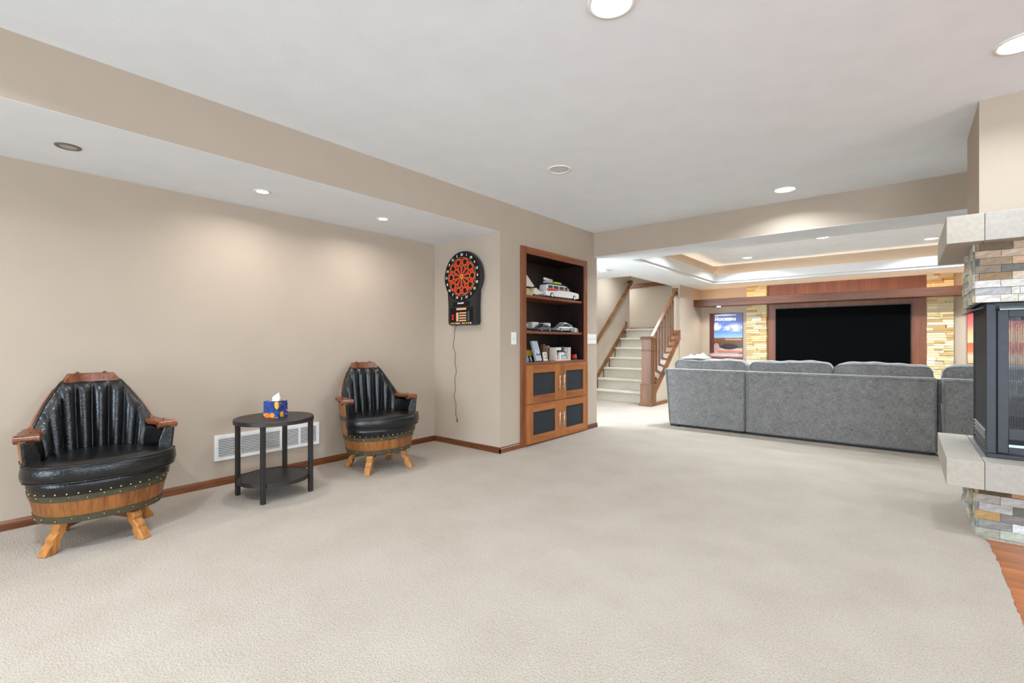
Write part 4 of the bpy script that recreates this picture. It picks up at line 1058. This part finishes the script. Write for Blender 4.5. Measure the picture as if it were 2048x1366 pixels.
def sofa_section(x0, x1, label, cushions, yoff=0.0, left_arm=False, flare=0.0):
    t = thing('sofa_section', label, 'sofa', ((x0 + x1) / 2, YS0 + yoff, 0), 0, 'sections of the grey sectional sofa')
    w = (x1 - x0) / 2
    b = MB().hexa([(-w + flare, 0, 0.028), (w, 0, 0.028), (w, 0.16, 0.028), (-w + flare, 0.16, 0.028), (-w - 0.02 * (flare > 0), 0.0, 0.735), (w, 0.0, 0.735), (w, 0.15, 0.735), (-w - 0.02 * (flare > 0), 0.15, 0.735)])
    bk = b.build('back', M['fabric'], t, bevel=0.016, seg=3)
    pts = [(-w + flare * 0.9 + 0.012, -0.003, 0.05), (-w - 0.005 * (flare > 0) + 0.012, -0.003, 0.71), (w - 0.012, -0.003, 0.71), (w - 0.012, -0.003, 0.05)]
    MB().tube(pts, 0.0035, 6).build('welt', M['fabric'], bk, True)
    MB().box(-w + 0.02, w - 0.002, 0.16, 0.98, 0.028, 0.30).build('seat_base', M['fabric'], t, bevel=0.02)
    for j, (c0, c1) in enumerate(cushions):
        a, e_ = c0 - (x0 + x1) / 2, c1 - (x0 + x1) / 2
        b, lp = puff(a, e_, 0.155, 0.36, 0.43, 0.835, seed=int(c0 * 10) % 7 + 2)
        cu = b.build('back_cushion', M['fabric'], t, True)
        MB().tube([(x, y - 0.001, z) for x, y, z in lp], 0.0042, 6).build('piping', M['fabric'], cu, True)
        b, lp = puff(a, e_, 0.30, 0.99, 0.295, 0.45, seed=int(c0 * 10) % 5, bul=0.012)
        b.build('seat_cushion', M['fabric'], t, True)
    if left_arm:
        MB().box(-w, -w + 0.02, 0.165, 0.98, 0.03, 0.31).build('arm', M['fabric'], t, bevel=0.008)
    if len(cushions) == 2 and x0 < 0: MB().box(w - 0.01, w + 0.034, 0.115, 0.155, 0.03, 0.72).build('gap_blocker', M['fabric'], t)  # recessed panel added to block light through the gap between sections
    for sx in (-1, 1):
        for yy in (0.03, 0.90):
            MB().box(sx * (w - 0.10) - 0.05, sx * (w - 0.10) + 0.05, yy, yy + 0.06, 0, 0.03).build('foot', M['black_plastic'], t)
    MB().box(-w + 0.05, w - 0.03, 0.05, 0.95, 0.008, 0.03).build('base_board', M['black_plastic'], t)
    return t
sofa_section(-2.385, -1.446, 'left end section of the grey sectional sofa, beside the stairs', [(-2.32, -1.47)], 0, True, 0.045)
sofa_section(-1.440, 0.224, 'long middle section of the grey sectional sofa', [(-1.425, -0.612), (-0.600, 0.20)], 0)
sofa_section(0.262, 1.9, 'right section of the grey sectional sofa behind the fireplace', [(0.275, 1.08), (1.10, 1.89)], 0.0)
b = MB(); rows = []
for i in range(25):
    x = -2.235 + 0.29 * i / 24; e = min(1, min(i, 24 - i) / 4.0)
    rows.append([(x, 6.165 + 0.24 * j / 14, 0.874 + e * math.sin(PI * j / 14) * (0.020 + 0.010 * math.sin(i * 0.9 + 0.4 * j) + 0.034 * math.exp(-((x + 2.03) / 0.03) ** 2) + 0.012 * math.sin(j * 1.1 - 0.5 * i))) for j in range(15)])
o = tag(b.grid(rows).build('throw_blanket', M['white_cloth'], None, True), 'white throw lying along the top of the left sofa cushion', 'blanket')
sm = o.modifiers.new('thickness', 'SOLIDIFY'); sm.thickness = 0.012

# ------------------------------------------------------------------ television wall
struct(MB().box(-2.02, 0.265, YTV - 0.03, YTV - 0.0005, 0.0, SO).build('trim_4', M['cherry_z']))
PAL_GOLD = [lin(238, 220, 172), lin(232, 210, 158), lin(232, 212, 168), lin(222, 190, 132), lin(238, 226, 196), lin(208, 168, 106), lin(226, 204, 160), lin(240, 232, 214), lin(220, 190, 136), lin(204, 166, 112), lin(224, 212, 182), lin(236, 220, 180)]
def stone_block(w, h, d, seed):
    rnd = random.Random(seed); b = MB(); n = 3
    fr = [[(-w / 2 + w * i / n, -rnd.uniform(0, 0.008), h * j) for j in (0, 0.5, 1)] for i in range(n + 1)]
    vs = []
    for i in range(n + 1):
        for j in range(3): vs.append(fr[i][j])
    m = len(vs)
    vs += [(-w / 2, d, 0), (w / 2, d, 0), (w / 2, d, h), (-w / 2, d, h)]
    fs = []
    for i in range(n):
        for j in range(2): fs.append((i * 3 + j, (i + 1) * 3 + j, (i + 1) * 3 + j + 1, i * 3 + j + 1))
    e = n * 3
    fs += [tuple([i * 3 for i in range(n, -1, -1)] + [m, m + 1]), tuple([i * 3 + 2 for i in range(n + 1)] + [m + 2, m + 3]), (m, 0, 1, 2, m + 3), (e, m + 1, m + 2, e + 2, e + 1), (m + 1, m, m + 3, m + 2)]
    return b.add(vs, fs)
gold_meshes = [stone_block(1.0, 1.0, 1.0, s).mesh('stone', M['stone']) for s in range(8)]
def pillar(name, x0, x1, label, seed):
    rnd = random.Random(seed)
    t = thing(name, label, 'pillar', ((x0 + x1) / 2, YTV, 0))
    w = x1 - x0; D_ = 0.10
    MB().box(-w / 2 + 0.012, w / 2 - 0.012, -D_ + 0.02, -0.001, 0, SO - 0.002).build('core', M['stone_backing'], t)
    z = 0.0; row = 0
    while z < SO - 0.004:
        h = min(rnd.choice((0.034, 0.04, 0.046)), SO - 0.002 - z); cuts = [-w / 2, w / 2]
        nn = rnd.choice((1, 2, 2)); cuts = sorted(cuts + [rnd.uniform(-0.3, 0.3) * w for _ in range(nn)])
        for a, c in zip(cuts, cuts[1:]):
            if c - a < 0.02: continue
            o = bpy.data.objects.new('stone', rnd.choice(gold_meshes)); COL.objects.link(o); o.parent = t
            o.location = ((a + c) / 2, -D_ + rnd.uniform(-0.016, 0.006), z + 0.001)
            o.scale = (c - a - 0.003 + (0.012 if c >= w / 2 - 1e-6 or a <= -w / 2 + 1e-6 else 0) * rnd.random(), 0.088, h - 0.003)
            col = rnd.choice(PAL_GOLD); f = rnd.uniform(0.85, 1.1); o.color = (col[0] * f, col[1] * f, col[2] * f, 1)
        z += h; row += 1
pillar('stone_pillar', -2.364, -2.02, 'golden stacked stone pillar left of the television', 11)
pillar('stone_pillar', 0.255, 0.56, 'golden stacked stone pillar right of the television', 23)
t = thing('wall_beam_shelf', 'long cherry wood beam shelf running across the television wall', 'shelf', (0, 9.572, 1.769))
b = MB().box(-3.2495, 4.59, 0, 0.345, 0.0, 0.136); b.build('beam', M['cherry_x'], t, bevel=0.003)
pk = MB().lathe([(0.0, -0.012), (0.032, -0.012), (0.036, -0.008), (0.036, 0.0)], 20, (-2.83, 0.20, 0)).build('puck_light', M['lens'], t, True)
lamp('puck_lamp', (-2.83, 9.772, 1.745), 3.5, 0.06, 140, (1, 0.93, 0.82))
lamp('puck_lamp', (1.03, 9.772, 1.745), 2.5, 0.06, 140, (1, 0.93, 0.82))
MB().box(-3.2, 4.5, 0.26, 0.275, 0.1365, 0.150).build('added_glow_strip', M['rope'], t)  # hidden glowing strip, added to warm the wall above the shelf
MB().lathe([(0.0, -0.012), (0.032, -0.012), (0.036, -0.008), (0.036, 0.0)], 20, (1.03, 0.20, 0)).build('puck_light', M['lens'], t, True)
t = thing('television', 'large black flat screen television on the cherry wood panel', 'television', (-0.905, YTV - 0.031, 0))
MB().box(-0.97, 0.97, -0.055, -0.012, 0.60, 1.69).build('bezel', M['black_plastic'], t, bevel=0.006)
MB().box(-0.960, 0.960, -0.0565, -0.05, 0.612, 1.680).build('screen', M['tv_black'], t)
MB().box(-0.3, 0.3, -0.012, 0.0005, 0.9, 1.3).build('wall_mount', M['iron'], t)
def print_mat(name, stops, cloud=None, post=None, lower=None, w=0.62, h=0.92):
    m, nt, bs = newmat(name); bs.inputs['Roughness'].default_value = 0.35
    tc = nd(nt, 'ShaderNodeTexCoord'); sp = nd(nt, 'ShaderNodeSeparateXYZ'); nt.links.new(tc.outputs['Object'], sp.inputs[0])
    n = nd(nt, 'ShaderNodeTexNoise', Scale=7.0, Detail=4.0); nt.links.new(tc.outputs['Object'], n.inputs['Vector'])
    ad = nd(nt, 'ShaderNodeMath', operation='MULTIPLY_ADD'); ad.inputs[1].default_value = 0.04; nt.links.new(n.outputs[0], ad.inputs[0])
    dv = nd(nt, 'ShaderNodeMath', operation='DIVIDE'); dv.inputs[1].default_value = h; nt.links.new(sp.outputs['Z'], dv.inputs[0]); nt.links.new(dv.outputs[0], ad.inputs[2])
    c = ramp(nt, ad.outputs[0], stops)
    if cloud:
        z0, z1, cc = cloud
        n2 = nd(nt, 'ShaderNodeTexNoise', Scale=9.0, Detail=4.0); mp = nd(nt, 'ShaderNodeMapping'); mp.inputs['Scale'].default_value = (0.6, 1, 1.5)
        nt.links.new(tc.outputs['Object'], mp.inputs[0]); nt.links.new(mp.outputs[0], n2.inputs['Vector'])
        band = ramp(nt, dv.outputs[0], [(z0, (0, 0, 0, 1)), (z0 + 0.03, (1, 1, 1, 1)), (z1 - 0.1, (0.85, 0.85, 0.85, 1)), (z1, (0, 0, 0, 1))])
        th = ramp(nt, n2.outputs[0], [(0.40, (0, 0, 0, 1)), (0.62, (1, 1, 1, 1))])
        mu = nd(nt, 'ShaderNodeMath', operation='MULTIPLY'); nt.links.new(band, mu.inputs[0]); nt.links.new(th, mu.inputs[1])
        mx = nd(nt, 'ShaderNodeMix', data_type='RGBA'); nt.links.new(mu.outputs[0], mx.inputs[0]); nt.links.new(c, mx.inputs[6]); mx.inputs[7].default_value = cc; c = mx.outputs[2]
    nt.links.new(c, bs.inputs['Base Color'])
    return m
PX0, PZ0, PW_, PH_ = -3.074, 0.735, 0.623, 0.91
t = thing('framed_poster', 'blue sky film poster with white title left of the television', 'poster', (PX0, YTV, PZ0))
MB().box(0, PW_, -0.016, -0.001, 0, PH_).build('backing', M['dark_red'], t, bevel=0.002)
pm = print_mat('poster_print', [(0.0, lin(74, 34, 28)), (0.05, lin(120, 62, 52)), (0.115, lin(206, 186, 182)), (0.14, lin(110, 52, 44)), (0.19, lin(190, 130, 118)), (0.24, lin(206, 176, 166)), (0.255, lin(70, 74, 50)), (0.38, lin(92, 66, 46)), (0.43, lin(110, 70, 42)), (0.47, lin(96, 74, 66)), (0.485, lin(136, 172, 204)), (0.6, lin(84, 126, 184)), (0.8, lin(58, 84, 150)), (1.0, lin(62, 70, 122))], (0.58, 0.79, lin(222, 208, 210)))
pr = MB().box(0.006, PW_ - 0.006, -0.0175, -0.0155, 0.006, PH_ - 0.006).build('print', pm, t)
post = plain('barn_post_print', lin(78, 38, 36), 0.35, 0, 0.25, 30)
MB().box(0.006, 0.085, -0.0183, -0.017, 0.12, PH_ - 0.006).build('printed_post', post, pr)
MB().box(0.30, 0.60, -0.0183, -0.017, 0.375, 0.395).build('printed_field', plain('field_print', lin(206, 140, 84), 0.35, 0, 0.1), pr)
b = MB()
for k in range(9): b.box(0.05 + 0.012 * (k % 3), 0.56 - 0.014 * (k % 4), -0.0181, -0.017, 0.052 + 0.0085 * k, 0.0565 + 0.0085 * k)
stuff(b.build('printed_credits', plain('credit_print', lin(214, 196, 194), 0.4, 0, 0.2, 90), pr))
fr_ = lambda x, z: frame((x, -0.0185, z), (1, 0, 0), (0, 0, 1))
b = MB()
for (x0, x1, z0, z1) in ((0.10, 0.50, 0.865, 0.880), (0.10, 0.165, 0.832, 0.843), (0.10, 0.17, 0.708, 0.722), (0.10, 0.16, 0.682, 0.694), (0.10, 0.155, 0.655, 0.668)): b.box(x0, x1, -0.0185, -0.017, z0, z1)
stuff(b.build('printed_lines', M['cream'], pr, merge=False))
MB().ball((0.37, -0.0176, 0.245), 0.16, 20, (1, 0.004, 0.36)).build('printed_ball', plain('ball_print', lin(44, 40, 42), 0.4, 0, 0.5, 60), pr, True)
MB().ball((0.13, -0.0176, 0.215), 0.075, 16, (0.8, 0.008, 1.3)).build('printed_cloth', plain('cloth_print', lin(176, 140, 136), 0.4, 0, 0.4, 40), pr, True)
text_mesh('lettering', 'HOOSIERS', 0.070, fr_(0.300, 0.785), M['white_plastic'], pr, 0.0004, bold=0.003, sx=1.22)
PX1 = 0.715
t = thing('framed_poster', 'orange film poster seen beside and through the fireplace', 'poster', (PX1, YTV, 0.745))
MB().box(0, PW_, -0.016, -0.001, 0, 0.87).build('backing', M['dark_red'], t, bevel=0.002)
pm2 = print_mat('poster_print_orange', [(0.0, lin(214, 160, 100)), (0.15, lin(216, 186, 158)), (0.23, lin(216, 112, 62)), (0.375, lin(204, 86, 58)), (0.395, lin(232, 186, 142)), (0.58, lin(232, 166, 116)), (0.70, lin(212, 104, 94)), (0.88, lin(188, 72, 80)), (1.0, lin(104, 48, 60))], h=0.87)
pr = MB().box(0.006, PW_ - 0.006, -0.0175, -0.0155, 0.006, 0.864).build('print', pm2, t)
text_mesh('lettering', 'CHARIOTS OF FIRE', 0.066, fr_(0.33, 0.205), plain('slate_print', lin(74, 82, 104), 0.4), pr, 0.0004, bold=0.001, sx=0.86)

# ------------------------------------------------------------------ fireplace
t = thing('fireplace', 'see-through stone fireplace with limestone mantel and hearth at the right edge', 'fireplace', (0, 0, 0))
FX1 = 2.55
def slab(name, z0, z1):
    xs = [0.174, 0.327, 1.22, FX1]
    for k in range(3):
        MB().box(xs[k] + (0.0008 if k else 0), xs[k + 1] - 0.0008, 3.597, 4.575, z0, z1).build(name, M['limestone'] if k % 2 == 0 else M['limestone_b'], t, bevel=0.003)
slab('mantel_slab', 1.625, 1.776); slab('hearth_slab', 0.279, 0.430)
PAL = [lin(176, 160, 140), lin(150, 134, 112), lin(196, 184, 166), lin(128, 120, 110), lin(206, 202, 196), lin(160, 156, 148), lin(190, 160, 128), lin(186, 182, 176), lin(140, 130, 104)]
def ledge(z0, z1, rows, table, x0=0.298, yf=3.716):
    h = (z1 - z0) / rows
    MB().box(x0 + 0.03, FX1, yf + 0.03, 4.43, z0, z1).build('stone_core', M['dark_slot'], t)
    rnd = random.Random(int(z0 * 100) + 5)
    def put(w, hh, d, mtx, col):
        o = stone_block(w - 0.0016, hh - 0.0016, d, rnd.randint(0, 9999)).build('stone', M['stone'], t)
        o.matrix_local = mtx; o.color = col
    for r in range(rows):
        z = z1 - (r + 1) * h
        lst = table[r]; x = x0; k = 0
        while x < FX1 - 0.02:
            if k < len(lst): xe, col = lst[k]; col = lin(*col)
            else: xe, col = x + rnd.uniform(0.12, 0.24), rnd.choice(PAL)
            xe = min(xe, FX1)
            if FX1 - xe < 0.05: xe = FX1
            put(xe - x, h, 0.03, Matrix.Translation(((x + xe) / 2, yf - rnd.uniform(0, 0.004), z + 0.0008)), col); x = xe; k += 1
        y = yf + 0.004
        while y < 4.43:         # left side
            ye = min(4.455, y + rnd.uniform(0.06, 0.17))
            if 4.455 - ye < 0.04: ye = 4.455
            c = rnd.choice([lin(206, 204, 190), lin(186, 184, 166), lin(222, 216, 200), lin(160, 160, 150), lin(210, 190, 150), lin(196, 198, 190)])
            put(ye - y, h, 0.03, Matrix.Translation((x0 + rnd.uniform(-0.004, 0.012), (y + ye) / 2, z + 0.0008)) @ Matrix.Rotation(-PI / 2, 4, 'Z'), c); y = ye
XE = lambda u: {1960: 0.318, 2004: 0.402, 2027: 0.447, 2020: 0.435, 2042: 0.475}[u]
ledge(1.298, 1.625, 8, [
    [(0.316, (150, 128, 112)), (0.447, (116, 100, 80)), (0.6, (188, 166, 140))],
    [(0.402, (184, 162, 140)), (0.55, (196, 174, 152))],
    [(0.316, (104, 104, 98)), (0.444, (158, 138, 112)), (0.6, (206, 172, 142))],
    [(0.402, (146, 132, 116)), (0.58, (120, 116, 112))],
    [(0.315, (172, 152, 138)), (0.444, (150, 124, 96)), (0.6, (212, 194, 172))],
    [(0.400, (206, 200, 194)), (0.57, (200, 198, 190))],
    [(0.440, (170, 168, 168)), (0.472, (206, 202, 192)), (0.6, (204, 200, 196))],
    [(0.399, (212, 204, 198)), (0.466, (206, 202, 186)), (0.6, (200, 196, 186))]])
ledge(0.0, 0.279, 6, [
    [(0.312, (190, 146, 92)), (0.440, (92, 78, 54)), (0.6, (196, 146, 108))],
    [(0.398, (168, 160, 150)), (0.58, (186, 182, 178))],
    [(0.313, (150, 146, 140)), (0.446, (176, 172, 166)), (0.6, (104, 106, 92))],
    [(0.398, (178, 142, 92)), (0.58, (132, 126, 120))],
    [(0.311, (150, 154, 148)), (0.443, (142, 142, 136)), (0.6, (222, 224, 228))],
    [(0.396, (166, 162, 148)), (0.6, (188, 192, 176))]])
# firebox
FB0, FB1, FY0, FY1 = 0.347, 2.10, 3.762, 4.428
fb = MB()
fb.box(FB0, FX1, FY0, FY1, 0.43, 0.455); fb.box(FB0, FX1, FY0 + 0.02, FY1 - 0.02, 1.262, 1.298)
fb.build('firebox', M['iron'], t, bevel=0.003)
fb = MB().box(FB1, FX1, FY0 + 0.01, FY1 - 0.01, 0.455, 1.262).build('firebox_end', M['iron'], t)
MB().box(0.325, FB0, FY0, 4.45, 0.4305, 0.434).build('ledge_plate', M['grey_metal'], t)
for (x0, x1, y0, y1) in ((FB0, FB0 + 0.040, FY0, FY0 + 0.05), (FB0, FB0 + 0.04, FY1 - 0.05, FY1)):
    MB().box(x0, x1, y0, y1, 0.455, 1.29).build('corner_post', M['iron'], t, bevel=0.003)
def door_frame(axis, a0, a1, pos, th, z0, z1, zg0, zg1, gi, name):
    bx = (lambda b, u0, u1, q0, q1, d0=0, d1=th: b.box(u0, u1, pos + d0, pos + d1, q0, q1)) if axis == 'y' else (lambda b, u0, u1, q0, q1, d0=0, d1=th: b.box(pos + d0, pos + d1, u0, u1, q0, q1))
    b = MB()
    bx(b, a0, a0 + gi, z0, z1); bx(b, a1 - gi, a1, z0, z1); bx(b, a0 + gi, a1 - gi, z0, zg0); bx(b, a0 + gi, a1 - gi, zg1, z1)
    f = b.build(name, M['iron'], t, bevel=0.002, merge=False)
    g = MB(); bx(g, a0 + gi, a1 - gi, zg0, zg1, th * 0.45, th * 0.55); g.build('glass_pane', M['glass'], f)
    return f, bx, gi
f, bx, gi = door_frame('y', 0.394, 1.95, FY0 + 0.012, 0.03, 0.462, 1.255, 0.60, 1.215, 0.043, 'front_door')
g = MB(); bx(g, 0.437, 1.91, 0.60, 1.215, 0.002, 0.0035); g.build('spark_screen', M['screen'], f)
MB().box(0.437, 1.9, FY0 + 0.0105, FY0 + 0.013, 0.508, 0.54).build('air_slot', M['black_gloss'], f)
MB().box(0.437, 1.9, FY0 + 0.006, FY0 + 0.016, 0.498, 0.512).build('slot_lip', M['silver'], f)
f, bx, gi = door_frame('y', 0.394, 1.95, FY1 - 0.042, 0.03, 0.462, 1.255, 0.60, 1.215, 0.043, 'rear_door')
f, bx, gi = door_frame('x', FY0 + 0.05, FY1 - 0.05, FB0 + 0.006, 0.02, 0.455, 1.262, 0.585, 1.20, 0.012, 'side_door')
g = MB(); bx(g, FY0 + 0.062, FY1 - 0.062, 0.585, 1.20, 0.001, 0.002); g.build('side_panel', M['iron'], f)
for k in range(5):
    z = 0.475 + 0.021 * k
    MB().hexa([(FB0 + 0.003, FY0 + 0.055, z), (FB0 + 0.003, FY1 - 0.055, z), (FB0 + 0.01, FY1 - 0.055, z), (FB0 + 0.01, FY0 + 0.055, z),
               (FB0 - 0.004, FY0 + 0.055, z + 0.010), (FB0 - 0.004, FY1 - 0.055, z + 0.010), (FB0 + 0.008, FY1 - 0.055, z + 0.014), (FB0 + 0.008, FY0 + 0.055, z + 0.014)]).build('louver', M['grey_metal'] if k > 1 else M['iron'], f)
MB().box(0.375, 0.405, FY0 + 0.022, FY0 + 0.045, 0.455, 1.262).build('dark_gap_filler', M['black_gloss'], t)  # black filler closing the gap beside the door, dark like its shade
MB().box(0.375, 0.405, FY1 - 0.045, FY1 - 0.022, 0.455, 1.262).build('dark_gap_filler', M['black_gloss'], t)
# hoods
MB().prism([(FY0 + 0.06, 1.292), (FY0 + 0.02, 1.288), (FY0 - 0.03, 1.262), (FY0 - 0.032, 1.254), (FY0 + 0.01, 1.270)], 0.398, 1.95, lambda u, v, a: (a, u, v)).build('front_hood', M['silver'], t)
MB().prism([(FB0 + 0.05, 1.292), (FB0 + 0.01, 1.288), (FB0 - 0.055, 1.262), (FB0 - 0.057, 1.256), (FB0, 1.272)], FY0 + 0.06, 4.44, lambda u, v, a: (u, a, v)).build('side_hood', M['iron'], t)
b = MB(); rl = random.Random(2)
logs = []
for k, (x0, y0, x1, y1, z, r_) in enumerate(((0.6, 3.98, 1.3, 4.12, 0.50, 0.045), (0.9, 4.2, 1.7, 4.06, 0.50, 0.05), (0.75, 4.15, 1.45, 3.98, 0.585, 0.04))):
    MB().tube([(x0 + (x1 - x0) * q / 6, y0 + (y1 - y0) * q / 6 + rl.uniform(-0.01, 0.01), z + rl.uniform(-0.008, 0.008)) for q in range(7)], r_, 10).build('log', M['brown'], t, True)
